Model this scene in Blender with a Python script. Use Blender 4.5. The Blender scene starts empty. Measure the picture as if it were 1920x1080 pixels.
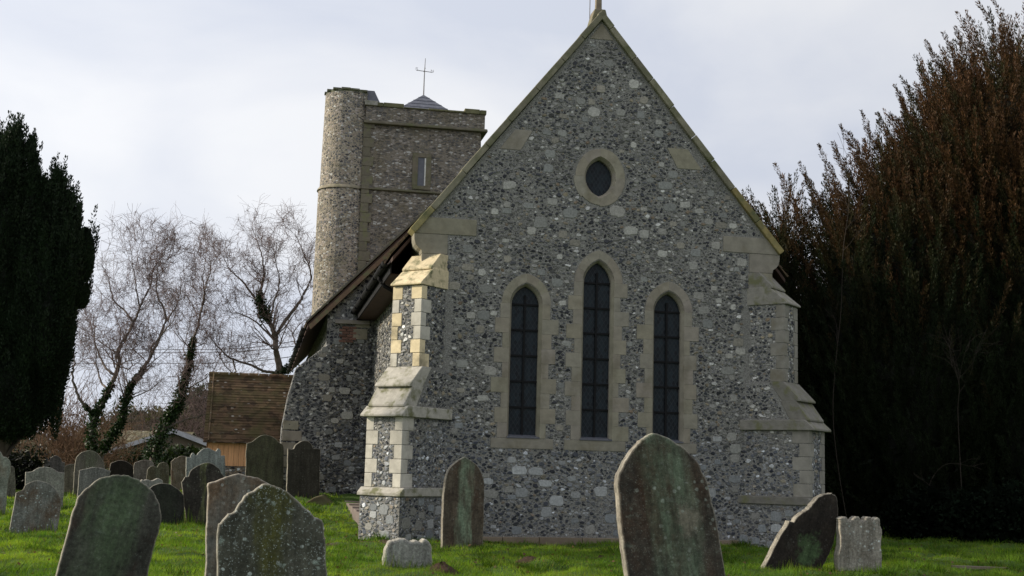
import bpy, bmesh, math, random
import numpy as np
from mathutils import Vector, Matrix
from mathutils.geometry import tessellate_polygon

# ------------------------------------------------------------------ camera, sky, sun, exposure
scene = bpy.context.scene
COL = scene.collection
FPX, CAM_H, PITCH, ROLL = 2400.0, 1.40, math.radians(8.06), 0.027
FW = np.array([0, math.cos(PITCH), math.sin(PITCH)])
_r0 = np.array([1.0, 0, 0]); _u0 = np.array([0, -math.sin(PITCH), math.cos(PITCH)])
RT = _r0*math.cos(ROLL) + _u0*math.sin(ROLL)
UP = _u0*math.cos(ROLL) - _r0*math.sin(ROLL)
CAM = np.array([0, 0, CAM_H])
cd = bpy.data.cameras.new("camera"); co = bpy.data.objects.new("camera", cd); COL.objects.link(co)
cd.sensor_width = 36.0; cd.lens = 36.0*FPX/1920.0; cd.clip_end = 5000.0; cd.clip_start = 0.1
co.matrix_world = Matrix(((RT[0], UP[0], -FW[0], CAM[0]), (RT[1], UP[1], -FW[1], CAM[1]), (RT[2], UP[2], -FW[2], CAM[2]), (0, 0, 0, 1)))
scene.camera = co

SUN_EL = math.radians(24.0); SUN_AZ = math.radians(-86.0)          # azimuth from +Y towards +X
SUN = np.array([math.sin(SUN_AZ)*math.cos(SUN_EL), math.cos(SUN_AZ)*math.cos(SUN_EL), math.sin(SUN_EL)])
sd = bpy.data.lights.new("sun", 'SUN'); so = bpy.data.objects.new("sun", sd); COL.objects.link(so)
sd.energy = 5.0; sd.angle = math.radians(0.6); sd.color = (1.0, 0.90, 0.74)
so.rotation_euler = Vector(SUN).to_track_quat('Z', 'Y').to_euler(); so.location = (-40, 10, 40)

world = bpy.data.worlds.new("World"); scene.world = world; world.use_nodes = True
wt = world.node_tree; wn = wt.nodes; wl = wt.links; wn.clear()
sky = wn.new('ShaderNodeTexSky'); sky.sky_type = 'NISHITA'; sky.sun_disc = False
sky.sun_elevation = SUN_EL; sky.sun_rotation = SUN_AZ
tc = wn.new('ShaderNodeTexCoord'); mp = wn.new('ShaderNodeMapping'); mp.inputs['Scale'].default_value = (2.2, 2.2, 4.6)
mp.inputs['Location'].default_value = (0.35, 0.2, 0.1)
nz = wn.new('ShaderNodeTexNoise'); nz.inputs['Scale'].default_value = 1.25; nz.inputs['Detail'].default_value = 6; nz.inputs['Roughness'].default_value = 0.48
nz.inputs['Distortion'].default_value = 0.35
cr = wn.new('ShaderNodeValToRGB')
cr.color_ramp.elements[0].position = 0.38; cr.color_ramp.elements[0].color = (6.6, 7.0, 8.0, 1)
cr.color_ramp.elements[1].position = 0.62; cr.color_ramp.elements[1].color = (8.8, 8.9, 9.2, 1)
# thin cloud is brighter near the sun
dt = wn.new('ShaderNodeVectorMath'); dt.operation = 'DOT_PRODUCT'; dt.inputs[1].default_value = tuple(SUN)
mr = wn.new('ShaderNodeMapRange'); mr.inputs['From Min'].default_value = -0.25; mr.inputs['From Max'].default_value = 0.55
mr.inputs['To Min'].default_value = 0.92; mr.inputs['To Max'].default_value = 1.16
ml = wn.new('ShaderNodeVectorMath'); ml.operation = 'SCALE'
mx = wn.new('ShaderNodeMix'); mx.data_type = 'RGBA'; mx.inputs['Factor'].default_value = 0.93
bg = wn.new('ShaderNodeBackground'); bg.inputs['Strength'].default_value = 0.10
wo = wn.new('ShaderNodeOutputWorld')
wl.new(tc.outputs['Generated'], mp.inputs['Vector']); wl.new(mp.outputs['Vector'], nz.inputs['Vector'])
wl.new(nz.outputs['Fac'], cr.inputs['Fac']); wl.new(tc.outputs['Generated'], dt.inputs[0]); wl.new(dt.outputs['Value'], mr.inputs['Value'])
wl.new(cr.outputs['Color'], ml.inputs[0]); wl.new(mr.outputs['Result'], ml.inputs['Scale'])
wl.new(sky.outputs['Color'], mx.inputs['A']); wl.new(ml.outputs['Vector'], mx.inputs['B'])
wl.new(mx.outputs['Result'], bg.inputs['Color']); wl.new(bg.outputs['Background'], wo.inputs['Surface'])
scene.view_settings.view_transform = 'Standard'; scene.view_settings.look = 'None'
scene.view_settings.exposure = 0.0; scene.view_settings.gamma = 1.0
scene.render.engine = 'CYCLES'
scene.cycles.max_bounces = 6; scene.cycles.diffuse_bounces = 3; scene.cycles.transparent_max_bounces = 8
try:
    scene.cycles.use_denoising = True; scene.cycles.denoiser = 'OPENIMAGEDENOISE'
except Exception:
    pass

# ------------------------------------------------------------------ helpers
def ray(x, y): return FW + RT*(x-960)/FPX + UP*(540-y)/FPX
def at(x, y, Y):
    d = ray(x, y); return CAM + d*(Y/d[1])
def hit(x, y, O, N):
    d = ray(x, y); return CAM + d*(((np.asarray(O)-CAM)@N)/(d@N))

def smooth01(t): t = np.clip(t, 0, 1); return t*t*(3-2*t)
def gz(x, y):
    x = np.asarray(x, float); y = np.asarray(y, float)
    s = smooth01((y-27)/8)
    z = s*(0.22 + 0.40*np.exp(-((x+5.5)/4.2)**2)) + np.clip((y-36)/60, 0, 1)*0.75
    z = z + 0.052*np.sin(x*5.3+1.9*np.sin(y*2.1))*np.sin(y*4.7+1.3*np.sin(x*2.7)) + 0.045*np.sin(x*1.3+0.6)*np.sin(y*0.9+1.1) + 0.018*np.sin(x*3.1+2.0)*np.cos(y*2.3) - 0.03
    return z
def on_ground(x, y):
    d = ray(x, y); t = 14.0
    for i in range(4000):
        P = CAM + d*t
        if P[2] <= gz(P[0], P[1]): return P
        t += 0.02
    return CAM + d*60

def link(o, parent=None):
    COL.objects.link(o)
    if parent is not None: o.parent = parent
    return o
def tag(o, label=None, cat=None, group=None, kind=None):
    if label: o['label'] = label
    if cat: o['category'] = cat
    if group: o['group'] = group
    if kind: o['kind'] = kind
    return o
def empty(name, loc, rz=0.0):
    o = bpy.data.objects.new(name, None); o.location = loc; o.rotation_euler = (0, 0, rz); o.empty_display_size = 0.3
    return link(o)

class MB:
    def __init__(s): s.V = []; s.F = []; s.C = []; s.n = 0
    def add(s, V, F, c=(1, 1, 1)):
        V = np.asarray(V, float); s.V.append(V)
        c = np.asarray(c, float)
        s.C.append(np.tile(c, (len(V), 1)) if c.ndim == 1 else c)
        b = s.n; s.F.extend([tuple(b+i for i in f) for f in F]); s.n += len(V)
    def box(s, lo, hi, c=(1, 1, 1), fr=None):
        (x0, y0, z0), (x1, y1, z1) = lo, hi
        V = [(x0, y0, z0), (x1, y0, z0), (x1, y1, z0), (x0, y1, z0), (x0, y0, z1), (x1, y0, z1), (x1, y1, z1), (x0, y1, z1)]
        F = [(0, 3, 2, 1), (4, 5, 6, 7), (0, 1, 5, 4), (1, 2, 6, 5), (2, 3, 7, 6), (3, 0, 4, 7)]
        s.add(V if fr is None else fr(V), F, c)
    def prism(s, poly, y0, y1, c=(1, 1, 1), fr=None, axis='y'):
        """poly: (x, z) points counter-clockwise seen from -y; extruded from y0 to y1"""
        n = len(poly)
        if sum(poly[i][0]*poly[(i+1) % n][1]-poly[(i+1) % n][0]*poly[i][1] for i in range(n)) < 0: poly = poly[::-1]
        if axis == 'y': V = [(a, y0, b) for a, b in poly] + [(a, y1, b) for a, b in poly]; fl = False
        else: V = [(y0, a, b) for a, b in poly] + [(y1, a, b) for a, b in poly]; fl = True   # poly is (y, z), extruded in x
        F = [tuple(range(n)), tuple(range(2*n-1, n-1, -1))] + [((i+1) % n, i, n+i, n+(i+1) % n) for i in range(n)]
        if fl: F = [f[::-1] for f in F]
        s.add(V if fr is None else fr(V), F, c)
    def tube(s, pts, r, k=8, c=(1, 1, 1), cap=True):
        pts = np.asarray(pts, float); n = len(pts)
        r = np.full(n, r) if np.ndim(r) == 0 else np.asarray(r)
        T = np.gradient(pts, axis=0); T /= np.linalg.norm(T, axis=1)[:, None]+1e-9
        ref = np.array([0, 0, 1.0]) if abs(T[0][2]) < 0.9 else np.array([1.0, 0, 0])
        V = []
        for i in range(n):
            A = np.cross(T[i], ref); A /= np.linalg.norm(A)+1e-9; B = np.cross(T[i], A)
            for j in range(k):
                th = 2*math.pi*j/k; V.append(pts[i]+r[i]*(A*math.cos(th)+B*math.sin(th)))
        F = []
        for i in range(n-1):
            for j in range(k):
                a = i*k+j; b = i*k+(j+1) % k; F.append((a, b, b+k, a+k))
        if cap: F.append(tuple(range(k))[::-1]); F.append(tuple(range((n-1)*k, n*k)))
        s.add(V, F, c)
    def build(s, name, mat, parent=None, bevel=0, smooth=False, loc=None):
        return mesh_obj(name, np.concatenate(s.V), s.F, np.concatenate(s.C), mat, parent, bevel, smooth, loc)

def mesh_obj(name, V, F, C, mat, parent=None, bevel=0, smooth=False, loc=None):
    me = bpy.data.meshes.new(name)
    if isinstance(F, np.ndarray):
        k = F.shape[1]; me.vertices.add(len(V)); me.vertices.foreach_set('co', np.ascontiguousarray(V, dtype=np.float32).ravel())
        me.loops.add(F.size); me.loops.foreach_set('vertex_index', F.ravel().astype(np.int32))
        me.polygons.add(len(F)); me.polygons.foreach_set('loop_start', np.arange(0, F.size, k, dtype=np.int32))
        me.update(calc_edges=True)
    else:
        me.from_pydata([tuple(v) for v in V], [], F); me.update()
    if C is not None:
        at_ = me.color_attributes.new('tint', 'FLOAT_COLOR', 'POINT')
        cc = np.ones((len(V), 4), np.float32); cc[:, :3] = C; at_.data.foreach_set('color', cc.ravel())
    if smooth: me.polygons.foreach_set('use_smooth', np.ones(len(me.polygons), bool))
    me.materials.append(mat)
    o = bpy.data.objects.new(name, me)
    if loc is not None: o.location = loc
    link(o, parent)
    if bevel:
        m = o.modifiers.new('bevel', 'BEVEL'); m.width = bevel; m.segments = 2; m.limit_method = 'ANGLE'; m.angle_limit = math.radians(40)
    return o

# ------------------------------------------------------------------ materials
class NT:
    def __init__(s, name):
        s.m = bpy.data.materials.new(name); s.m.use_nodes = True; s.t = s.m.node_tree
        s.b = s.t.nodes['Principled BSDF']; s.out = s.t.nodes['Material Output']
        s.b.inputs['Roughness'].default_value = 0.9; s.b.inputs['Specular IOR Level'].default_value = 0.25
        s.tc = s.t.nodes.new('ShaderNodeTexCoord')
    def set(s, inp, v):
        if isinstance(v, bpy.types.NodeSocket): s.t.links.new(v, inp)
        elif v is not None:
            try: inp.default_value = v
            except Exception: inp.default_value = (*v, 1)
    def node(s, t, **kw):
        n = s.t.nodes.new(t)
        for k, v in kw.items(): setattr(n, k, v)
        return n
    def map(s, scale=(1, 1, 1), loc=(0, 0, 0), src=None, rot=(0, 0, 0)):
        n = s.node('ShaderNodeMapping'); s.set(n.inputs['Vector'], src or s.tc.outputs['Object'])
        n.inputs['Scale'].default_value = scale; n.inputs['Location'].default_value = loc; n.inputs['Rotation'].default_value = rot
        return n.outputs['Vector']
    def noise(s, sc, det=4, rough=0.55, vec=None, dist=0.0):
        n = s.node('ShaderNodeTexNoise'); s.set(n.inputs['Vector'], vec or s.tc.outputs['Object'])
        n.inputs['Scale'].default_value = sc; n.inputs['Detail'].default_value = det; n.inputs['Roughness'].default_value = rough; n.inputs['Distortion'].default_value = dist
        return n.outputs['Fac']
    def vor(s, sc, feature='F1', vec=None, rnd=1.0):
        n = s.node('ShaderNodeTexVoronoi', feature=feature); s.set(n.inputs['Vector'], vec or s.tc.outputs['Object'])
        n.inputs['Scale'].default_value = sc; n.inputs['Randomness'].default_value = rnd
        return n
    def ramp(s, fac, stops, interp='LINEAR'):
        n = s.node('ShaderNodeValToRGB'); s.set(n.inputs['Fac'], fac); r = n.color_ramp; r.interpolation = interp
        while len(r.elements) < len(stops): r.elements.new(0.5)
        for e, (p, c) in zip(r.elements, stops):
            e.position = p; e.color = (*c, 1) if not np.isscalar(c) else (c, c, c, 1)
        return n.outputs['Color']
    def mix(s, f, a, b, mode='MIX'):
        n = s.node('ShaderNodeMix', data_type='RGBA', blend_type=mode)
        s.set(n.inputs['Factor'], f); s.set(n.inputs['A'], a if isinstance(a, bpy.types.NodeSocket) else (*a, 1)); s.set(n.inputs['B'], b if isinstance(b, bpy.types.NodeSocket) else (*b, 1))
        return n.outputs['Result']
    def math(s, op, a, b=0.0, clamp=False):
        n = s.node('ShaderNodeMath', operation=op); n.use_clamp = clamp; s.set(n.inputs[0], a); s.set(n.inputs[1], b); return n.outputs[0]
    def attr(s, name='tint'):
        n = s.node('ShaderNodeAttribute'); n.attribute_name = name; return n.outputs['Color']
    def sep(s, vec=None):
        n = s.node('ShaderNodeSeparateXYZ'); s.set(n.inputs[0], vec or s.tc.outputs['Object']); return n.outputs
    def bump(s, h, strength=0.4, dist=0.02):
        n = s.node('ShaderNodeBump'); n.inputs['Strength'].default_value = strength; n.inputs['Distance'].default_value = dist
        s.set(n.inputs['Height'], h); s.t.links.new(n.outputs['Normal'], s.b.inputs['Normal'])
    def color(s, c): s.set(s.b.inputs['Base Color'], c); return s

def m_tinted(name, spread=0.35, sc=14, bump=0.3, rough=0.9, spec=0.25, blot=None):
    n = NT(name); a = n.attr()
    f = n.noise(sc, 5, 0.6)
    c = n.mix(1.0, a, n.ramp(f, [(0.25, 1-spread), (0.75, 1+spread)]), 'MULTIPLY')
    if blot:
        bc, lo, hi, bs = blot
        c = n.mix(n.ramp(n.noise(bs, 4, 0.6), [(lo, 0.0), (hi, 1.0)]), c, bc)
    n.color(c); n.bump(n.noise(sc*3, 4, 0.6), bump, 0.012); n.b.inputs['Roughness'].default_value = rough; n.b.inputs['Specular IOR Level'].default_value = spec
    return n.m

def m_mortar(name, c1, c2, chips=True):
    n = NT(name)
    c = n.mix(n.ramp(n.noise(2.2, 5, 0.6), [(0.3, 0), (0.7, 1)]), c1, c2)
    c = n.mix(1.0, c, n.ramp(n.noise(30, 3, 0.6), [(0.2, 0.7), (0.8, 1.2)]), 'MULTIPLY')
    if chips:
        v = n.vor(52); cell = n.ramp(n.sep(v.outputs['Color'])[0], [(0.0, (0.05, 0.05, 0.055)), (0.3, (0.16, 0.16, 0.16)), (0.55, (0.32, 0.31, 0.29)), (0.8, (0.38, 0.38, 0.37))], 'CONSTANT')
        c = n.mix(n.ramp(v.outputs['Distance'], [(0.35, 0.75), (0.5, 0.0)]), c, cell)
    n.color(c); n.bump(n.noise(45, 4, 0.65), 0.6, 0.015); return n.m

def m_flintwall(name, mort1, mort2, scale=8.5, dark=1.0, warm=0.0, lich=None, soft=None, flat=1.35):
    """flint rubble drawn in the surface, for walls too far off to model each flint"""
    n = NT(name)
    vec = n.map((1, 1, flat)); wob = n.node('ShaderNodeVectorMath', operation='ADD')
    nn = n.node('ShaderNodeTexNoise'); nn.inputs['Scale'].default_value = 6; nn.inputs['Detail'].default_value = 2; n.set(nn.inputs['Vector'], vec)
    sub = n.node('ShaderNodeVectorMath', operation='SCALE'); n.set(sub.inputs[0], nn.outputs['Color']); sub.inputs['Scale'].default_value = 0.10
    n.set(wob.inputs[0], vec); n.set(wob.inputs[1], sub.outputs[0]); vec = wob.outputs[0]
    v = n.vor(scale, 'F1', vec); ve = n.vor(scale, 'DISTANCE_TO_EDGE', vec)
    r = n.sep(v.outputs['Color'])
    d = dark
    cell = n.ramp(r[0], [(0.0, (0.03*d, 0.032*d, 0.038*d)), (0.22, (0.07*d, 0.072*d, 0.08*d)), (0.42, (0.15, 0.15, 0.15)), (0.60, (0.24+warm*.08, 0.23+warm*.03, 0.21)), (0.76, (0.36+warm*.05, 0.35, 0.33)), (0.90, (0.55, 0.55, 0.53))], 'CONSTANT')
    cell = n.mix(1.0, cell, n.ramp(n.noise(34, 3, 0.6), [(0.25, 0.55), (0.75, 1.45)]), 'MULTIPLY')
    mort = n.mix(n.ramp(n.noise(1.4, 5, 0.6), [(0.3, 0), (0.7, 1)]), mort1, mort2)
    mort = n.mix(1.0, mort, n.ramp(n.noise(26, 3), [(0.2, 0.75), (0.8, 1.2)]), 'MULTIPLY')
    # some stretches are mostly mortar
    th = n.math('ADD', n.math('MULTIPLY', n.noise(1.9, 4, 0.6), 0.16), 0.0)
    f = n.math('MULTIPLY', n.math('SUBTRACT', ve.outputs['Distance'], th), 14.0, True)
    c = n.mix(f, mort, cell)
    if soft: c = n.mix(soft[1], c, soft[0])
    if lich: c = n.mix(n.ramp(n.noise(0.9, 5, 0.65), [(0.5, 0.0), (0.72, lich[1])]), c, lich[0])
    n.color(c); n.bump(n.math('ADD', n.math('MULTIPLY', f, 0.6), n.math('MULTIPLY', n.noise(40, 3), 0.4)), 0.9, 0.04)
    return n.m

def m_plain(name, c, rough=0.6, spec=0.3, sc=8, spread=0.25, metal=0.0, bump=0.15):
    n = NT(name); f = n.noise(sc, 4, 0.6)
    n.color(n.mix(1.0, n.ramp(f, [(0.2, 1-spread), (0.8, 1+spread)]), c, 'MULTIPLY'))
    n.b.inputs['Roughness'].default_value = rough; n.b.inputs['Specular IOR Level'].default_value = spec; n.b.inputs['Metallic'].default_value = metal
    if bump: n.bump(n.noise(sc*5, 3), bump, 0.01)
    return n.m

def m_leaf(name, trans=0.3, tcol=None, rough=0.7):
    n = NT(name); a = n.attr(); n.color(a); n.b.inputs['Roughness'].default_value = rough; n.b.inputs['Specular IOR Level'].default_value = 0.15
    if trans:
        tr = n.node('ShaderNodeBsdfTranslucent'); n.set(tr.inputs['Color'], n.mix(1.0, a, tcol or (1.2, 1.4, 0.6), 'MULTIPLY'))
        ms = n.node('ShaderNodeMixShader'); ms.inputs[0].default_value = trans
        n.t.links.new(n.b.outputs[0], ms.inputs[1]); n.t.links.new(tr.outputs[0], ms.inputs[2]); n.t.links.new(ms.outputs[0], n.out.inputs['Surface'])
    return n.m

def m_grave(name, c1, c2, algae=None, alg_w=0.2, alg_amt=0.8, lichen=0.3, lcol=(0.42, 0.44, 0.40), seed=0.0, brown=None, patch=None):
    """weathered headstone: mottled stone, run-down green algae, crusts of pale lichen; object space, X across, Z up"""
    n = NT(name); L = (seed*3.7, seed*1.9, seed*5.3)
    base = n.map((1, 1, 1), L); st = n.map((4.5, 4.5, 0.9), L)
    c = n.mix(n.ramp(n.noise(3.2, 6, 0.62, base), [(0.33, 0), (0.66, 1)]), c1, c2)
    if brown: c = n.mix(n.ramp(n.noise(1.7, 5, 0.6, n.map((1, 1, 0.6), (L[0]+7, 3, L[2]))), [(0.48, 0.0), (0.62, 0.85)]), c, brown)
    if algae:
        x = n.sep()[0]; ax = n.math('ABSOLUTE', n.math('ADD', x, n.math('MULTIPLY', n.math('SUBTRACT', n.noise(1.6, 3, 0.6, st), 0.5), 0.35)))
        m = n.math('MULTIPLY', n.ramp(ax, [(alg_w*0.55, 1.0), (alg_w*1.25, 0.0)]), n.math('MULTIPLY', n.ramp(n.noise(2.4, 6, 0.68, st), [(0.30, 0.15), (0.58, 1.0)]), n.ramp(n.noise(5.0, 6, 0.72, base), [(0.34, 0.40), (0.54, 1.0)])))
        c = n.mix(n.math('MULTIPLY', m, alg_amt), c, algae)
    if patch:                                   # a scar with its own outline
        (px, pz, pr, pc) = patch; o = n.sep()
        dx = n.math('SUBTRACT', o[0], px); dz = n.math('SUBTRACT', o[2], pz)
        dd = n.math('ADD', n.math('SQRT', n.math('ADD', n.math('MULTIPLY', dx, dx), n.math('MULTIPLY', n.math('MULTIPLY', dz, dz), 0.5))), n.math('MULTIPLY', n.math('SUBTRACT', n.noise(5, 6, 0.72, base), 0.5), pr*4.2))
        c = n.mix(n.ramp(dd, [(pr*0.55, 0.9), (pr*1.2, 0.0)]), c, pc)
    if lichen:
        v = n.vor(17, 'F1', base); big = n.ramp(n.noise(2.6, 5, 0.65, n.map((1, 1, 1), (L[1]+3, L[0], 9))), [(0.46, 0.0), (0.62, 1.0)])
        spot = n.ramp(n.math('ADD', v.outputs['Distance'], n.math('MULTIPLY', n.noise(60, 3, 0.6, base), 0.25)), [(0.33, 1.0), (0.42, 0.0)])
        on = n.ramp(n.sep(v.outputs['Color'])[1], [(0.55, 0.0), (0.6, 1.0)])
        c = n.mix(n.math('MULTIPLY', n.math('MULTIPLY', spot, on), n.math('MULTIPLY', big, lichen*1.6), True), c, lcol)
        fine = n.ramp(n.noise(75, 2, 0.7, base), [(0.60, 0.0), (0.68, 1.0)])
        c = n.mix(n.math('MULTIPLY', fine, lichen*0.7), c, lcol)
        crust = n.ramp(n.noise(5.5, 6, 0.72, n.map((1, 1, 1.2), (L[2], 2, L[0]))), [(0.58, 0.0), (0.66, 1.0)])
        c = n.mix(n.math('MULTIPLY', crust, lichen*0.9, True), c, (lcol[0]*0.7, lcol[1]*0.75, lcol[2]*0.7))
    edge = n.math('MULTIPLY', n.math('SUBTRACT', 1.0, n.sep(n.attr())[0]), n.ramp(n.noise(6, 5, 0.65, base), [(0.35, 0.45), (0.6, 1.0)]))
    c = n.mix(edge, c, (0.36, 0.33, 0.27))
    c = n.mix(1.0, c, n.ramp(n.noise(2.2, 5, 0.7, n.map((7, 7, 0.8), L)), [(0.3, 0.62), (0.7, 1.3)]), 'MULTIPLY')
    c = n.mix(1.0, c, n.ramp(n.noise(28, 4, 0.65, base), [(0.28, 0.55), (0.72, 1.4)]), 'MULTIPLY')
    n.color(c); n.bump(n.math('ADD', n.noise(60, 5, 0.7, base), n.math('MULTIPLY', n.noise(9, 4, 0.6, base), 0.9)), 0.55, 0.012)
    return n.m

M_MORTAR = m_mortar('lime_mortar', (0.185, 0.180, 0.163), (0.245, 0.238, 0.216))
M_FLINT = m_tinted('knapped_flint', 0.35, 26, 0.25, 0.55, 0.4)
M_ASHLAR = m_tinted('limestone', 0.22, 5, 0.3, 0.95, 0.15, blot=((0.17, 0.15, 0.105), 0.52, 0.75, 1.7))
M_COPING = m_tinted('mossy_coping', 0.3, 5, 0.35, 0.95, 0.15, blot=((0.11, 0.115, 0.06), 0.45, 0.68, 2.2))
M_WEATHER = m_tinted('weathering_stone', 0.22, 9, 0.4, 0.95, 0.15, blot=((0.16, 0.16, 0.09), 0.50, 0.66, 4.0))
M_TOWER = m_flintwall('tower_rubble', (0.185, 0.16, 0.125), (0.24, 0.21, 0.17), 6.0, 1.3, 0.4, lich=((0.15, 0.125, 0.07), 0.6), soft=((0.175, 0.155, 0.125), 0.30), flat=2.0)
M_TURRET = m_flintwall('turret_rubble', (0.29, 0.255, 0.195), (0.40, 0.355, 0.28), 8.5, 1.6, 0.8, lich=((0.15, 0.135, 0.07), 0.5), soft=((0.28, 0.245, 0.19), 0.08))
M_NAVE = m_flintwall('nave_rubble', (0.17, 0.175, 0.175), (0.22, 0.215, 0.20), 9.0, 0.9, 0.0)
M_BLACK = m_plain('black_iron', (0.010, 0.010, 0.011), 0.75, 0.15, bump=0)
M_LEAD = m_plain('lead', (0.10, 0.105, 0.125), 0.55, 0.4)
M_SLATE = m_plain('slate', (0.13, 0.135, 0.16), 0.6, 0.3, 5, 0.35)
M_SOFFIT = m_plain('stained_timber', (0.062, 0.038, 0.030), 0.7, 0.2, 6, 0.4)
M_BRICK = m_tinted('red_brick', 0.3, 20, 0.3)
M_STEEL = m_plain('weathered_steel', (0.16, 0.15, 0.15), 0.5, 0.4, bump=0)

def m_tiles():
    n = NT('clay_tiles'); a = n.attr()
    b = n.node('ShaderNodeTexBrick'); n.set(b.inputs['Vector'], n.map((1, 1, 1)))
    v = n.vor(6.2, 'F1', n.map((1, 0.6, 1.5))); r = n.sep(v.outputs['Color'])[0]
    c = n.mix(1.0, a, n.ramp(r, [(0.0, 0.45), (1.0, 1.6)]), 'MULTIPLY')
    c = n.mix(n.ramp(n.noise(1.6, 6, 0.7), [(0.42, 0.0), (0.62, 0.8)]), c, (0.075, 0.066, 0.025))
    v2 = n.vor(8.0, 'F1', n.map((0.7, 1, 1.4))); on = n.math('MULTIPLY', n.ramp(n.sep(v2.outputs['Color'])[1], [(0.72, 0.0), (0.95, 1.0)]), n.ramp(n.noise(1.3, 3), [(0.45, 0.1), (0.6, 1.0)]))
    c = n.mix(n.math('MULTIPLY', n.ramp(v2.outputs['Distance'], [(0.22, 1.0), (0.30, 0.0)]), on), c, (0.40, 0.38, 0.33))
    n.color(c); n.bump(n.noise(40, 3), 0.4, 0.01); n.t.nodes.remove(b)
    return n.m
M_TILES = m_tiles()
def m_boards():
    n = NT('larch_boards'); a = n.attr()
    g = n.noise(3.0, 5, 0.6, n.map((9, 9, 0.7)))
    n.color(n.mix(1.0, a, n.ramp(g, [(0.25, 0.75), (0.75, 1.2)]), 'MULTIPLY')); n.b.inputs['Roughness'].default_value = 0.7
    return n.m
M_BOARDS = m_boards()
def m_glass():
    n = NT('leaded_glass'); o = n.sep()
    p = n.math('MULTIPLY', n.math('ADD', o[0], n.math('MULTIPLY', o[2], 0.62)), 11.5)
    q = n.math('MULTIPLY', n.math('SUBTRACT', o[0], n.math('MULTIPLY', o[2], 0.62)), 11.5)
    def line(t): return n.ramp(n.math('ABSOLUTE', n.math('SUBTRACT', n.math('FRACT', t), 0.5)), [(0.43, 0.0), (0.47, 1.0)])
    l = n.math('MAXIMUM', line(p), line(q))
    cell = n.node('ShaderNodeTexWhiteNoise'); cv = n.node('ShaderNodeCombineXYZ')
    n.set(cv.inputs[0], n.math('FLOOR', p)); n.set(cv.inputs[1], n.math('FLOOR', q)); n.set(cell.inputs['Vector'], cv.outputs[0])
    c = n.mix(n.math('MULTIPLY', cell.outputs['Value'], 0.8), (0.006, 0.009, 0.013), (0.021, 0.031, 0.040))
    n.color(n.mix(l, c, (0.038, 0.045, 0.052)))
    n.set(n.b.inputs['Roughness'], n.math('ADD', n.math('MULTIPLY', cell.outputs['Value'], 0.25), 0.22)); n.b.inputs['Specular IOR Level'].default_value = 0.14
    n.bump(n.math('ADD', n.math('MULTIPLY', cell.outputs['Value'], 0.5), l), 0.25, 0.01)
    return n.m
M_GLASS = m_glass()

# ------------------------------------------------------------------ flint work
def scatter(inside, bbox, specs, rng):
    """throw stones of falling size into a region; returns (x, z, rx, rz, kind)"""
    x0, z0, x1, z1 = bbox; CE = 0.12; grid = {}; out = []
    def cells(x, z, rx, rz):
        for i in range(int((x-rx-x0)//CE), int((x+rx-x0)//CE)+1):
            for j in range(int((z-rz-z0)//CE), int((z+rz-z0)//CE)+1): yield (i, j)
    for kind, rxa, rxb, asp, tries, gap in specs:
        R = rng.random((tries, 4))
        for q in R:
            x = x0+q[0]*(x1-x0); z = z0+q[1]*(z1-z0); rx = rxa+(rxb-rxa)*q[2]; rz = rx*(asp[0]+(asp[1]-asp[0])*q[3])
            if not inside(x, z, rx*0.92, rz*0.92): continue
            ok = True; cs = list(cells(x, z, rx+0.01, rz+0.01)); seen = set()
            for c in cs:
                for k in grid.get(c, ()):
                    if k in seen: continue
                    seen.add(k); o = out[k]
                    if ((x-o[0])/(rx+o[2]+gap))**2 + ((z-o[1])/(rz+o[3]+gap))**2 < 0.90: ok = False; break
                if not ok: break
            if ok:
                out.append((x, z, rx, rz, kind))
                for c in cs: grid.setdefault(c, []).append(len(out)-1)
    return out

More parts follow.
